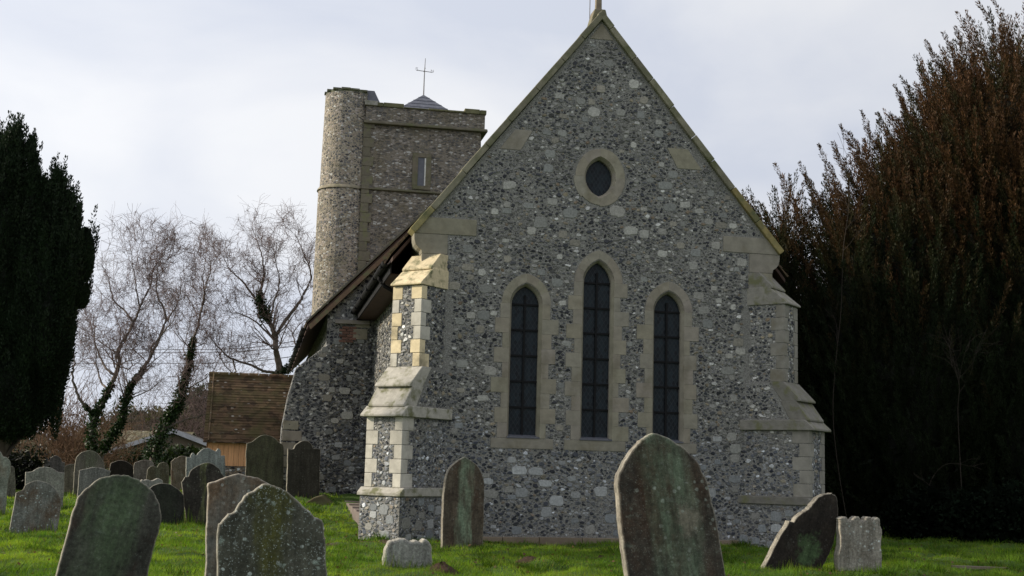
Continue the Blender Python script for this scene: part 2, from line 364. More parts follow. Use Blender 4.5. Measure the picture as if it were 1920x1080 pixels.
PAL = [((0.016, 0.018, 0.025), 27), ((0.034, 0.038, 0.048), 24), ((0.075, 0.08, 0.09), 17), ((0.14, 0.143, 0.148), 12), ((0.22, 0.22, 0.215), 11), ((0.32, 0.32, 0.31), 7), ((0.48, 0.485, 0.49), 4.0), ((0.17, 0.13, 0.09), 3), ((0.22, 0.19, 0.14), 5)]
PALW = np.array([w for c, w in PAL], float); PALW /= PALW.sum()
STONEPAL = [(0.33, 0.33, 0.315), (0.27, 0.275, 0.265), (0.36, 0.355, 0.335), (0.23, 0.24, 0.24), (0.28, 0.265, 0.23), (0.25, 0.26, 0.255), (0.43, 0.43, 0.41)]
def lay_flints(mb, stones, O, X, Z, N, rng, bright=1.0):
    O, X, Z, N = [np.asarray(q, float) for q in (O, X, Z, N)]
    flip = np.dot(np.cross(X, Z), N) < 0
    for (x, z, rx, rz, kind) in stones:
        blk = kind == 'block'; K = 12 if blk else int(rng.integers(5, 8))
        th = np.arange(K)/K*2*math.pi + rng.random()*6 + rng.normal(0, 0.2, K)
        if blk:
            th = (np.arange(K)+0.5)/K*2*math.pi+rng.normal(0, 0.05, K); ex = rng.uniform(3.0, 9.0)
            rr = 0.93/(np.abs(np.cos(th))**ex+np.abs(np.sin(th))**ex)**(1/ex)*(1+rng.normal(0, 0.07, K)); h = 0.010
        else: rr = np.clip(1.02+rng.normal(0, 0.20, K), 0.6, 1.4); h = min(0.018, 0.24*rx+0.004)*rng.uniform(0.5, 1.3)
        dx = rx*rr*np.cos(th); dz = rz*rr*np.sin(th); rings = []
        ro = rng.normal(0, 0.05) if blk else rng.normal(0, 0.28); c_, s_ = math.cos(ro), math.sin(ro); dx, dz = dx*c_-dz*s_, dx*s_+dz*c_
        tx, tz = (0, 0) if blk else rng.normal(0, 0.11, 2)
        for sc, hh in ((1.0, -0.004), (0.96 if blk else 0.93, 0.55*h), (0.90 if blk else 0.77, h)):
            off = hh + (tx*dx+tz*dz)*sc*(1 if hh > 0 else 0)
            rings.append(O + np.outer(x+dx*sc, X) + np.outer(z+dz*sc, Z) + np.outer(off, N))
        V = np.vstack(rings+[(O+X*x+Z*z+N*h*1.02)[None]])
        if blk:
            cc = np.array(STONEPAL[int(rng.integers(len(STONEPAL)))])*rng.uniform(0.8, 1.15); rim = cc*0.95
        else:
            cc = np.array(PAL[int(rng.choice(len(PAL), p=PALW))][0])*rng.uniform(0.75, 1.3)
            rim = cc if rng.random() < 0.42 else np.maximum(cc, np.array([0.285, 0.28, 0.265])*rng.uniform(0.6, 1.2))
        if not blk:                                             # pointing smeared over some of the faces
            pw = 0.5+0.5*math.sin(x*1.9+1.3*math.sin(z*1.7+.5))*math.sin(z*2.3+1.1*math.sin(x*1.3))
            sm = float(np.clip(rng.random()*0.55+pw*0.85-0.80, 0, 0.7)); mo = np.array([0.215, 0.21, 0.192])
            cc = cc*(1-sm)+mo*sm; rim = np.asarray(rim)*(1-sm)+mo*sm
        wv = np.array([1.02, 1.0, 0.95]) if z > 2.2+0.5*math.sin(x*1.3) else np.array([0.97, 1.0, 1.05]); bq = min(bright, 1.1)*0.86 if blk else bright
        cc = cc*bq*wv; rim = np.asarray(rim)*bq*wv
        C = np.vstack([np.tile(rim*0.9, (K, 1)), np.tile(rim, (K, 1)), np.tile(cc, (K, 1)), cc[None]])
        F = []
        for r in range(2):
            for j in range(K):
                a = r*K+j; b = r*K+(j+1) % K; F.append((a, b, b+K, a+K))
        for j in range(K): F.append((2*K+j, 2*K+(j+1) % K, 3*K))
        if flip: F = [f[::-1] for f in F]
        mb.add(V, F, C)
SPEC_FINE = lambda A, blocks=2.2: [('block', 0.11, 0.175, (0.45, 0.8), int(A*blocks*0.55), 0.01), ('block', 0.055, 0.125, (0.5, 0.95), int(A*blocks*2.8), 0.005), ('flint', 0.044, 0.068, (0.45, 0.8), int(A*110), 0.001), ('flint', 0.028, 0.044, (0.55, 0.9), int(A*620), 0.0), ('flint', 0.016, 0.027, (0.6, 1.0), int(A*1300), 0.0)]

# ------------------------------------------------------------------ the ground
def axis_vals(parts):
    v = []
    for a, b, s in parts: v.extend(np.arange(a, b, s))
    return np.array(v+[parts[-1][1]])
gx = axis_vals([(-900, -120, 65), (-120, -24, 6), (-24, 18, 0.15), (18, 120, 6), (120, 900, 65)])
gy = axis_vals([(-60, 8, 6), (8, 44, 0.15), (44, 130, 4), (130, 1400, 80)])
GX, GY = np.meshgrid(gx, gy); Zg = gz(GX, GY)
gverts = np.stack([GX.ravel(), GY.ravel(), Zg.ravel()], 1)
ny, nx = GX.shape; idx = np.arange(nx*ny).reshape(ny, nx)
gfaces = np.stack([idx[:-1, :-1].ravel(), idx[:-1, 1:].ravel(), idx[1:, 1:].ravel(), idx[1:, :-1].ravel()], 1)
BARE = [(-4.35, 21.6, 0.55, 0.35), (-4.0, 20.4, 0.7, 0.3), (-3.3, 23.0, 0.5, 0.35), (-4.6, 23.6, 0.6, 0.3), (6.6, 19.2, 0.6, 0.2), (-2.4, 24.0, 0.5, 0.3)]
def bare(x, y):
    b = np.zeros_like(np.asarray(x, float))
    for bx, by, rx, ry in BARE: b = np.maximum(b, np.exp(-(((x-bx)/rx)**2+((y-by)/ry)**2)*1.2))
    return b
def m_ground():
    n = NT('turf_soil'); a = n.sep(n.attr())[0]
    c = n.mix(n.ramp(n.noise(1.5, 6, 0.65), [(0.35, 0), (0.65, 1)]), (0.040, 0.085, 0.012), (0.065, 0.115, 0.018))
    c = n.mix(n.ramp(n.noise(9, 5, 0.7), [(0.52, 0.0), (0.7, 0.6)]), c, (0.075, 0.075, 0.025))
    soil = n.mix(n.noise(12, 5, 0.6), (0.05, 0.032, 0.018), (0.10, 0.07, 0.045))
    n.color(n.mix(n.ramp(n.math('ADD', a, n.math('MULTIPLY', n.math('SUBTRACT', n.noise(5, 5, 0.65), 0.5), 0.5)), [(0.35, 0.0), (0.55, 1.0)]), c, soil))
    n.bump(n.noise(14, 6, 0.7), 0.8, 0.05); return n.m
bb = bare(gverts[:, 0], gverts[:, 1]); gcol = np.stack([bb, bb, bb], 1)
ground = mesh_obj('ground', gverts, gfaces, gcol, m_ground(), smooth=True); tag(ground, kind='structure')

# ------------------------------------------------------------------ the church
PSI = math.radians(11.0)
FO = at(1120, 1016, 26.0); FO = np.array([FO[0], FO[1], 0.0])
U_ = np.array([math.cos(PSI), math.sin(PSI), 0]); V_ = np.array([-math.sin(PSI), math.cos(PSI), 0])
church = empty('church', tuple(FO), PSI)
tag(church, 'grey flint country church with steep gable, three lancet windows and a round stair turret', 'church')
def wpt(a, d, z): return FO + U_*a + V_*d + np.array([0, 0, z])
def lpt(P): q = np.asarray(P)-FO; return np.array([q@U_, q@V_, q[2]])
rng = np.random.default_rng(7)
AL, AR, AC, ZE, ZA = -3.72, 3.70, -0.09, 6.24, 10.84        # wall corners, axis, eaves and apex of the gable
WIN = [(-1.57, 2.05, 4.70, 0.285, 0.39), (-0.07, 2.05, 5.22, 0.285, 0.44), (1.44, 2.05, 4.70, 0.285, 0.39)]
def arch(ac, zs, zp, w, rise, n=10):
    """opening outline, anticlockwise from the lower left corner"""
    c = (rise*rise-w*w)/(2*w); r = w+c
    p = [(ac-w, zs), (ac+w, zs)]
    t1 = math.atan2(rise, c)
    for i in range(n+1):
        t = t1*i/n; p.append((ac-c+r*math.cos(t), zp+r*math.sin(t)))
    for i in range(n-1, -1, -1):
        t = t1*i/n; p.append((ac+c-r*math.cos(t), zp+r*math.sin(t)))
    return p
def vesica(ac, zc, w, h, n=10):
    c = (h*h-w*w)/(2*w); r = w+c; t1 = math.atan2(h, c); p = []
    for i in range(-n, n+1): t = t1*i/n; p.append((ac-c+r*math.cos(t), zc+r*math.sin(t)))
    for i in range(-n+1, n): t = t1*i/n; p.append((ac+c-r*math.cos(t), zc-r*math.sin(t)))
    return p
VES = (-0.075, 7.45, 0.285, 0.385)
holes = [arch(a, z0, z1, w+0.05, r+0.05) for a, z0, z1, w, r in WIN] + [vesica(VES[0], VES[1], VES[2]+0.05, VES[3]+0.06)]
outer = [(AL, -0.5), (AR, -0.5), (AR, ZE), (AC, ZA), (AL, ZE)]
loops = [outer]+[h[::-1] for h in holes]
flat = [p for l in loops for p in l]
tri = tessellate_polygon([[Vector((x, z, 0)) for x, z in l] for l in loops])
gw = MB(); Vf = [(x, 0.0, z) for x, z in flat]
tris = []
for t in tri:
    (x0, z0), (x1, z1), (x2, z2) = [flat[i] for i in t]
    tris.append(tuple(t) if (x1-x0)*(z2-z0)-(x2-x0)*(z1-z0) > 0 else tuple(t[::-1]))
gw.add(Vf, tris)
# back and edges of the gable wall, then the side walls of the chancel
gw.add([(x, 0.62, z) for x, z in outer], [(4, 3, 2, 1, 0)])
for i in range(5):
    (xa, za), (xb, zb) = outer[i], outer[(i+1) % 5]
    gw.add([(xa, 0, za), (xb, 0, zb), (xb, 0.62, zb), (xa, 0.62, za)], [(1, 0, 3, 2)])
gable_wall = gw.build('gable_wall', M_MORTAR, church)
for xa_, xb_ in ((AL, AL+0.55), (AR-0.55, AR)):
    sw = MB(); sw.box((xa_, 0.62, -0.5), (xb_, 10.2, 6.0)); sw.build('chancel_wall', M_MORTAR, church)

# --- dressed stone round the windows
ash = lambda b=1.0: np.array((0.262, 0.240, 0.198))*b*rng.uniform(0.95, 1.05)*np.array([1, rng.uniform(0.97, 1.02), rng.uniform(0.92, 1.02)])
EXR = []                                                        # rectangles that hold no flints
EXF = []                                                        # other such shapes, as tests
def ring_poly(inner, outer_, mb, y_in, y_out, cols):
    pass
def lancet(ac, zs, zp, w, rise):
    win = tag(bpy.data.objects.new('lancet_window', None)); win.location = (ac, 0, zs); link(win, church)
    s = MB(); e = 0.05
    # jamb stones, long and short in turn
    for sgn in (-1, 1):
        z = zs-0.03; k = int(rng.integers(2)); hs = []
        n = max(1, round((zp+0.02-z)/0.285)); h = (zp+0.02-z)/n
        for i in range(n):
            ln = (0.215 if (i+k) % 2 else 0.36)+rng.uniform(-0.05, 0.04)
            x0, x1 = sorted((sgn*(w+e), sgn*(w+ln)))
            s.box((x0, -0.013-rng.uniform(0, .002), z-zs+0.0012), (x1, 0.12, z+h-zs-0.0012), ash())
            EXR.append((ac+x0, z, ac+x1, z+h)); z += h
    # the head: voussoirs between two pointed arches
    oi = arch(0, 0, 0, w+e, rise+e, 12)[2:]; oo = arch(0, 0, 0, w+0.225, rise+0.235, 12)[2:]
    m = len(oi); segs = [(0, 4), (4, 8), (8, 12), (12, 16), (16, 20), (20, 24)]
    for a, b in segs:
        pts = [oi[i] for i in range(a, b+1)] + [oo[i] for i in range(b, a-1, -1)]
        cx = np.mean([p[0] for p in pts]); cz = np.mean([p[1] for p in pts])
        s.prism([(cx+(x-cx)*0.997, cz+(z-cz)*0.997+zp-zs+0.02) for x, z in pts], -0.014, 0.12, ash(), None)
    EXF.append(lambda x, z, ac=ac, zp=zp, w=w, rise=rise: z > zp-0.02 and ((abs(x-ac)+0.10)/(w+0.33))**2+((z-zp)/(rise+0.27))**2 < 1.0 or (zp-.02 < z < zp+rise+.2 and abs(x-ac) < (w+.24)*(1-((z-zp)/(rise+.235))**2*0.75)))
    # sill stone
    s.box((-w-0.37, -0.016, -0.235), (w+0.33, 0.12, -0.034), ash(0.95)); EXR.append((ac-w-0.37, zs-0.235, ac+w+0.33, zs-0.03))
    s.build('surround', M_ASHLAR, win, bevel=0.003)
    # splayed reveal
    rv = MB(); A = arch(0, 0, zp-zs, w+e, rise+e, 12); B = arch(0, 0, zp-zs, w, rise, 12); n = len(A)
    for i in range(1, n):
        j = (i+1) % n
        rv.add([(A[i][0], -0.012, A[i][1]), (A[j][0], -0.012, A[j][1]), (B[j][0], 0.09, B[j][1]), (B[i][0], 0.09, B[i][1])], [(3, 2, 1, 0)], ash(1.05))
        rv.add([(B[i][0], 0.09, B[i][1]), (B[j][0], 0.09, B[j][1]), (B[j][0], 0.22, B[j][1]), (B[i][0], 0.22, B[i][1])], [(3, 2, 1, 0)], ash(0.95))
    rv.build('reveal', M_ASHLAR, win)
    ls = MB(); ls.prism([(-0.035, -0.03), (0.2, -0.03), (0.2, 0.05), (-0.035, -0.012)], -w-0.05, w+0.05, (1, 1, 1), None, 'x'); ls.build('lead_sill', M_LEAD, win)
    g = MB(); P = arch(0, 0.0, zp-zs, w+0.01, rise+0.01, 12); g.prism(P, 0.165, 0.18); g.build('glazing', M_GLASS, win)
    b = MB(); z = zp-zs+0.02
    while z > 0.2: b.box((-w, 0.130, z-0.019), (w, 0.155, z+0.019)); z -= 0.52
    b.box((-0.021, 0.125, 0.04), (0.021, 0.15, zp-zs+rise*0.55)); b.build('saddle_bars', M_BLACK, win)
    return win
for wdef in WIN: lancet(*wdef)

vw = bpy.data.objects.new('vesica_window', None); vw.location = (VES[0], 0, VES[1]); link(vw, church)
s = MB(); N_ = 10; vi = vesica(0, 0, VES[2]+0.05, VES[3]+0.06, N_); nv = len(vi)
rad = [(0.545*math.cos(2*math.pi*(i-N_)/nv), 0.61*math.sin(2*math.pi*(i-N_)/nv)) for i in range(nv)]
for a in range(0, nv, 5):
    ii = [(a+k) % nv for k in range(6)]; jj = 1.0+rng.uniform(-0.035, 0.035)
    s.prism([vi[i] for i in ii]+[(rad[i][0]*jj, rad[i][1]*jj) for i in ii[::-1]], -0.014-rng.uniform(0, .002), 0.1, ash(1.05))
s.build('surround', M_ASHLAR, vw, bevel=0.003)
EXF.append(lambda x, z: ((x-VES[0])/0.57)**2+((z-VES[1])/0.635)**2 < 1)
rv = MB(); A = vi; B = vesica(0, 0, VES[2], VES[3], N_)
for i in range(nv):
    j = (i+1) % nv
    rv.add([(A[i][0], -0.012, A[i][1]), (A[j][0], -0.012, A[j][1]), (B[j][0], 0.09, B[j][1]), (B[i][0], 0.09, B[i][1])], [(3, 2, 1, 0)], ash(1.05))
    rv.add([(B[i][0], 0.09, B[i][1]), (B[j][0], 0.09, B[j][1]), (B[j][0], 0.22, B[j][1]), (B[i][0], 0.22, B[i][1])], [(3, 2, 1, 0)], ash(0.9))
rv.build('reveal', M_ASHLAR, vw)
g = MB(); g.prism(vesica(0, 0, VES[2]+0.01, VES[3]+0.01, N_), 0.165, 0.18); g.build('glazing', M_GLASS, vw)

# --- kneelers and the odd dressed blocks under the coping
def kneeler(sgn):
    k = MB(); x = AL if sgn < 0 else AR
    X = lambda q: x+sgn*q                                       # q measured outwards from the corner
    top = [(X(0.19), 6.07), (X(0.02), 6.30), (X(-0.12), 6.46), (X(-1.1), 6.46), (X(-1.1), 6.09), (X(0.19), 6.09)]
    k.prism([(X(0.18), 6.04), (X(-0.05), 6.38), (X(-1.08), 6.38), (X(-1.08), 6.05)], -0.02, 0.5, ash(0.95))
    cyma = [(X(0.18), 6.035), (X(0.175), 5.92), (X(0.15), 5.82), (X(0.09), 5.75), (X(0.03), 5.71), (X(0.015), 5.64), (X(-0.50), 5.64), (X(-0.50), 6.035)]
    k.prism(cyma, -0.018, 0.5, ash(0.95))
    k.prism([(X(0.012), 5.635), (X(0.012), 5.36), (X(-0.42), 5.36), (X(-0.42), 5.635)], -0.016, 0.45, ash(0.95))
    k.build('kneeler', M_ASHLAR, church, bevel=0.006)
    xs = sorted((X(-1.1), X(0.2))); EXR.append((xs[0], 6.03, xs[1], 6.42)); xs = sorted((X(-0.52), X(0.2))); EXR.append((xs[0], 5.62, xs[1], 6.04)); xs = sorted((X(-0.44), X(0.2))); EXR.append((xs[0], 5.34, xs[1], 5.64))
kneeler(-1); kneeler(1)
blk = MB()
def gab_z(x): return ZA-(ZA-ZE)*abs(x-AC)/((AC-AL) if x < AC else (AR-AC))
for sgn, zz, ln in ((-1, 8.12, 0.36), (1, 7.98, 0.45)):
    x = AC+sgn*(ZA-zz)/(ZA-ZE)*(3.62)
    pts = [(x-sgn*0.02, zz-0.22), (x-sgn*0.34, zz+0.21), (x-sgn*(0.34+ln), zz+0.21), (x-sgn*(0.1+ln), zz-0.22)]
    blk.prism(pts, -0.014, 0.1, ash(0.95)); xs = sorted(p[0] for p in pts); EXR.append((xs[0]+0.1*(sgn > 0), zz-0.22, xs[-1]-0.1*(sgn < 0), zz+0.21))
blk.prism([(AC-0.26, 10.42), (AC+0.26, 10.42), (AC, 10.78)], -0.012, 0.1, ash(0.9)); EXR.append((AC-0.3, 10.4, AC+0.3, 10.9))
blk.build('dressed_block', M_ASHLAR, church, bevel=0.006)

# --- flints over the gable
def inside_gable(x, z, rx, rz):
    zn = math.sin(x*1.15+1.7*math.sin(z*0.8+1))*math.sin(z*1.45+1.3*math.sin(x*0.9+2))
    if rx < 0.07 and zn > 0.42 and rng.random() < min(0.7, (zn-0.42)*2.0): return False
    if z-rz < 0.10 or x-rx < AL+0.03 or x+rx > AR-0.03: return False
    if z+rz > gab_z(x)-0.10-rx*1.1: return False
    if z < 5.3 and (x < -3.16+(0.10 if z > 3.3 else 0)-rx*0 or x > 3.14-(0.10 if z > 3.3 else 0)): return False
    for a, b, c, d in EXR:
        if x+rx > a and x-rx < c and z+rz > b and z-rz < d: return False
    for a, z0, z1, w, r in WIN:
        if abs(x-a) < w+0.07+rx and z0-0.05 < z < z1+r*0.7: return False
    for f in EXF:
        if f(x, z) or f(x+rx, z) or f(x-rx, z) or f(x, z-rz) or f(x, z+rz): return False
    return True
fl = MB()
lay_flints(fl, scatter(inside_gable, (AL, 0.0, AR, ZA), SPEC_FINE(7.4*10.9, 2.0), rng), (0, 0, 0), (1, 0, 0), (0, 0, 1), (0, -1, 0), rng)
fl.build('gable_flintwork', M_FLINT, church)
# flints of the chancel's side wall
fl = MB()
lay_flints(fl, scatter(lambda x, z, rx, rz: True, (0.6, 0.3, 10.0, 5.5), SPEC_FINE(9.4*5.2, 0.6)[2:4], rng), (AL, 0, 0), (0, 1, 0), (0, 0, 1), (-1, 0, 0), rng, 1.1)
fl.build('chancel_flintwork', M_FLINT, church)

# --- stone footing along the gable
ft = MB(); x = -3.0
while x < 2.9:
    l = rng.uniform(0.7, 1.3); x2 = min(x+l, 2.95); ft.box((x, -0.10-rng.uniform(0, .012), -0.4), (x2-0.01, 0.05, 0.085+rng.uniform(-.008, .008)), np.array((0.215, 0.17, 0.125))*rng.uniform(0.85, 1.1)); x = x2
ft.build('footing', M_ASHLAR, church, bevel=0.008)

# --- the two corner buttresses, set diagonally
R2 = math.sqrt(0.5)
def buttress(sgn, yellow):
    b = bpy.data.objects.new('buttress', None); b.location = (AL if sgn < 0 else AR, 0, 0)
    b.rotation_euler = (0, 0, -math.radians(45) if sgn < 0 else math.radians(45)); link(b, church)
    # local axes: -y outwards, x along the end face
    W1, W2, E0, E1, E2 = 0.86, 0.70, 1.03, 0.96, 0.42
    core = MB()
    core.box((-W1/2-0.055, -E0, -0.6), (W1/2+0.055, 0.7, 0.84)); core.box((-W1/2, -E1, 0.84), (W1/2, 0.66, 2.42)); core.box((-W2/2, -E2, 2.42), (W2/2, 0.6, 4.95))
    core.prism([(-E1+0.02, 2.42), (0.6, 2.42), (0.6, 3.30), (-E2, 3.30)], -W1/2+0.001, W1/2-0.001, (1, 1, 1), None, 'x')
    core.build('core', M_MORTAR, b)
    wl = np.array((0.56, 0.53, 0.46)); yl = np.array((0.66, 0.555, 0.365))
    # weathered courses
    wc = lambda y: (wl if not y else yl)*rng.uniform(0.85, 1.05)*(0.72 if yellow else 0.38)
    we = MB(); we.prism([(-E0-0.045, 0.84), (0.55, 0.84), (0.55, 1.0), (-E1-0.004, 1.0), (-E0-0.045, 0.90)], -W1/2-0.10, W1/2+0.10, wc(0), None, 'x'); we.build('weathering', M_WEATHER, b, bevel=0.014)
    we = MB(); we.prism([(-E1-0.13, 2.33), (0.5, 2.33), (0.5, 2.54), (-E1+0.05, 2.54), (-E1-0.13, 2.375)], -W1/2-0.085, W1/2+0.085, wc(0), None, 'x'); we.build('weathering', M_WEATHER, b, bevel=0.014)
    we = MB(); we.prism([(-E1+0.0, 2.52), (-0.58, 2.52), (-0.36, 2.93), (-0.70, 2.93), (-E1+0.0, 2.56)], -W1/2-0.012, W1/2+0.012, wc(0), None, 'x'); we.build('weathering', M_WEATHER, b, bevel=0.014)
    we = MB(); we.prism([(-0.79, 2.915), (-0.40, 2.915), (-0.12, 3.325), (-E2-0.005, 3.325), (-0.79, 2.955)], -W1/2-0.008, W1/2+0.008, wc(0), None, 'x'); we.build('weathering', M_WEATHER, b, bevel=0.014)
    cp = MB(); y = yellow
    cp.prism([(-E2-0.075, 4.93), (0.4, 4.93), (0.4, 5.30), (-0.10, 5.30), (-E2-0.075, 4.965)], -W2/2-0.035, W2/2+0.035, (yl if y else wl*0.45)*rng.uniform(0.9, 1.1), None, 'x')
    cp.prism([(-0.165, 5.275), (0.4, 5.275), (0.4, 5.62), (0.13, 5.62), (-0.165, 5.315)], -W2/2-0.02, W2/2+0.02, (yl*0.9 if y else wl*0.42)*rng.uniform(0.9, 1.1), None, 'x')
    cp.build('cap', M_WEATHER, b, bevel=0.01)
    qs = {-1: MB(), 1: MB()}; fmb = MB()
    rows = [(0.84+0.16+0.268*i, 0.262, W1, E1, i % 2) for i in range(5)] + [(3.33+0.265*i, 0.259, W2, E2, i % 2) for i in range(6)]
    ex_end = {}; rects_e = []; rects_s = []
    for z, h, W, E, odd in rows:
        up = z > 3; le = (0.27 if odd else 0.17) if not up else (0.235 if odd else 0.155); lsd = (0.20 if odd else 0.34) if not up else (0.17 if odd else 0.30)
        for sx in (-1, 1):
            le_ = le+rng.uniform(-.015, .015); ls_ = lsd+rng.uniform(-.02, .02)
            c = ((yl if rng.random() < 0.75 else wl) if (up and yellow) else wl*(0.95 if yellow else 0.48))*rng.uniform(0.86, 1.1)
            if yellow and up and abs(z-4.4) < .14 and sx < 0: c = np.array((0.55, 0.52, 0.46))
            x0, x1 = sorted((sx*(W/2+0.012), sx*(W/2-le_)))
            qs[sx].box((x0, -E-0.012-rng.uniform(0, .002), z+0.002), (x1, -E+ls_, z+h-0.002), c)
            rects_e.append((x0, z, x1, z+h)); rects_s.append((sx, -E-0.02, z, -E+ls_, z+h))
    for sx in (-1, 1): qs[sx].build('quoins', M_ASHLAR, b, bevel=0.007)
    def ins(W, E, z0, z1, rects):
        def f(x, z, rx, rz):
            if z-rz < z0 or z+rz > z1: return False
            return not any(x+rx > a+0.005 and x-rx < c-0.005 and z+rz > bb_+0.005 and z-rz < d-0.005 for a, bb_, c, d in rects)
        return f
    sp = SPEC_FINE(1.6, 0.0)[2:]
    for W, E, z0, z1 in ((W1, E1, 1.0, 2.33), (W2, E2, 3.33, 4.93)):
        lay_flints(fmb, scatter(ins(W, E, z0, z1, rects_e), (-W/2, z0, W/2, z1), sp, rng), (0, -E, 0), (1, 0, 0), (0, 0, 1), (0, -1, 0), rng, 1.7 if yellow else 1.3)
        for sx in (-1, 1):
            rs = [(a, z_, c_, d_) for s_, a, z_, c_, d_ in rects_s if s_ == sx]
            lay_flints(fmb, scatter(ins(W, E, z0, z1, rs), (-E, z0, W/2*0.9, z1), sp, rng), (sx*W/2, 0, 0), (0, 1, 0), (0, 0, 1), (sx, 0, 0), rng, 1.25)
    Wp = W1/2+0.055
    spb = [('block', 0.09, 0.14, (0.7, 0.95), 40, 0.004)] + SPEC_FINE(1.6, 0)[2:]
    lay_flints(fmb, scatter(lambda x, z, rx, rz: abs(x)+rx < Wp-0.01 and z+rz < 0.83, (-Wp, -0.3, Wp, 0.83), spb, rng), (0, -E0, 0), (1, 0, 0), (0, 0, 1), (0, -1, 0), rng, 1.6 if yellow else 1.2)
    for sx in (-1, 1):
        lay_flints(fmb, scatter(lambda x, z, rx, rz: x-rx > -E0 and z+rz < 0.83, (-E0, -0.3, Wp*0.9, 0.83), spb, rng), (sx*Wp, 0, 0), (0, 1, 0), (0, 0, 1), (sx, 0, 0), rng, 1.15)
    for sx in (-1, 1):
        lay_flints(fmb, scatter(lambda x, z, rx, rz: z-rz > 2.56 and z+rz < 3.28 and x-rx > -E1+0.40+(z-2.5)*0.62 and x+rx < W1/2*0.95, (-E1, 2.5, W1/2, 3.3), sp, rng), (sx*(W1/2-0.001), 0, 0), (0, 1, 0), (0, 0, 1), (sx, 0, 0), rng, 1.2)
    fmb.build('flintwork', M_FLINT, b)
buttress(-1, True); buttress(1, False)

# --- coping, finial, roofs
def coping(sgn):
    c = MB(); xe = (-3.99 if sgn < 0 else 3.95); ze = 6.12; xa, za = AC-0.02, 11.04
    L = math.hypot(xa-xe, za-ze); dx, dz = (xa-xe)/L, (za-ze)/L; nx_, nz_ = -dz*sgn*-1, abs(dx)
    nx_, nz_ = (-dz, dx) if sgn < 0 else (dz, -dx)
    if nz_ < 0: nx_, nz_ = -nx_, -nz_
    t = 0.0
    while t < L-0.01:
        l = min(rng.uniform(0.55, 1.0), L-t)
        if L-t-l < 0.3: l = L-t
        o = rng.uniform(-.006, .012); q = lambda s_, h: (xe+dx*s_+nx_*h, ze+dz*s_+nz_*h)
        base = np.array((0.215, 0.20, 0.145)); 
        if sgn > 0 and t < 1.0: base = np.array((0.28, 0.225, 0.10))
        elif sgn < 0 and t < 0.3: base = np.array((0.26, 0.225, 0.11))
        c.prism([q(t, -0.135+o), q(t+l-0.006, -0.135+o), q(t+l-0.006, o-0.005), q(t, o)], -0.085-rng.uniform(0, .012), 0.46, base*rng.uniform(0.8, 1.1)); t += l
    c.build('gable_coping', M_COPING, church, bevel=0.015)
coping(-1); coping(1)
fc = bpy.data.objects.new('gable_cross', None); fc.location = (AC-0.03, 0.22, 10.95); link(fc, church)
c = MB(); c.prism([(-0.22, -0.22), (0.22, -0.22), (0.12, 0.16), (-0.12, 0.16)], -0.17, 0.17, (0.22, 0.19, 0.14)); c.build('saddle_stone', M_COPING, fc, bevel=0.02)
c = MB(); c.prism([(-0.065, 0.16), (0.065, 0.16), (0.05, 1.05), (-0.05, 1.05)], -0.06, 0.06, (0.24, 0.20, 0.15)); c.box((-0.32, -0.055, 0.62), (-0.058, 0.055, 0.75), (0.24, 0.2, 0.15)); c.box((0.058, -0.055, 0.62), (0.32, 0.055, 0.75), (0.24, 0.2, 0.15)); c.build('shaft', M_COPING, fc, bevel=0.012)
c = MB(); c.tube([(-0.16, 0.1, -0.2), (-0.16, 0.1, 1.6)], 0.009, 6, (1, 1, 1)); c.build('lightning_rod', M_STEEL, fc)

def roof_slope(name, a0, z0, a1, z1, d0, d1, mat_top, th=0.10, parent=None):
    """tiled slope between eaves (a0, z0) and ridge (a1, z1) running from d0 to d1 in stepped courses"""
    mb = MB(); L = math.hypot(a1-a0, z1-z0); n = max(4, int(L/0.22)); da, dz = (a1-a0)/n, (z1-z0)/n
    nx_, nz_ = -(z1-z0)/L, (a1-a0)/L
    if nz_ < 0: nx_, nz_ = -nx_, -nz_
    for i in range(n):
        p0 = (a0+da*i, z0+dz*i); p1 = (a0+da*(i+1.12), z0+dz*(i+1.12))
        mb.prism([(p0[0], p0[1]), (p0[0]+nx_*0.045, p0[1]+nz_*0.045), (p1[0]+nx_*0.018, p1[1]+nz_*0.018), (p1[0], p1[1])], d0, d1, np.array((0.085, 0.055, 0.04))*rng.uniform(0.8, 1.2))
    return mb.build(name, mat_top, parent or church)
# chancel roof: lies just under the coping
roof_slope('chancel_roof', -4.30, 5.66, AC, 10.86, 0.47, 10.1, M_TILES); roof_slope('chancel_roof', 4.26, 5.66, AC, 10.86, 0.47, 10.1, M_TILES)
for sgn, ae in ((-1, -4.26), (1, 4.22)):
    sf = MB()
    z_ = lambda a: 5.64+(abs(ae)-abs(a))*1.232
    sf.prism([(ae, z_(ae)-0.015), (ae, z_(ae)-0.10), (sgn*3.4, z_(3.4)-0.10), (sgn*3.4, z_(3.4)-0.015)], 0.50, 10.05, (1, 1, 1))
    a_, b_ = sorted((ae-sgn*0.03, sgn*3.725)); sf.box((a_, 1.3, 5.36), (b_, 10.05, 5.385))
    sf.build('soffit', M_SOFFIT, church)
    fb = MB(); fb.box((min(ae, ae-sgn*0.03), 0.95, 5.34), (max(ae, ae-sgn*0.03), 10.05, 5.62)); fb.build('fascia', M_BLACK, church)
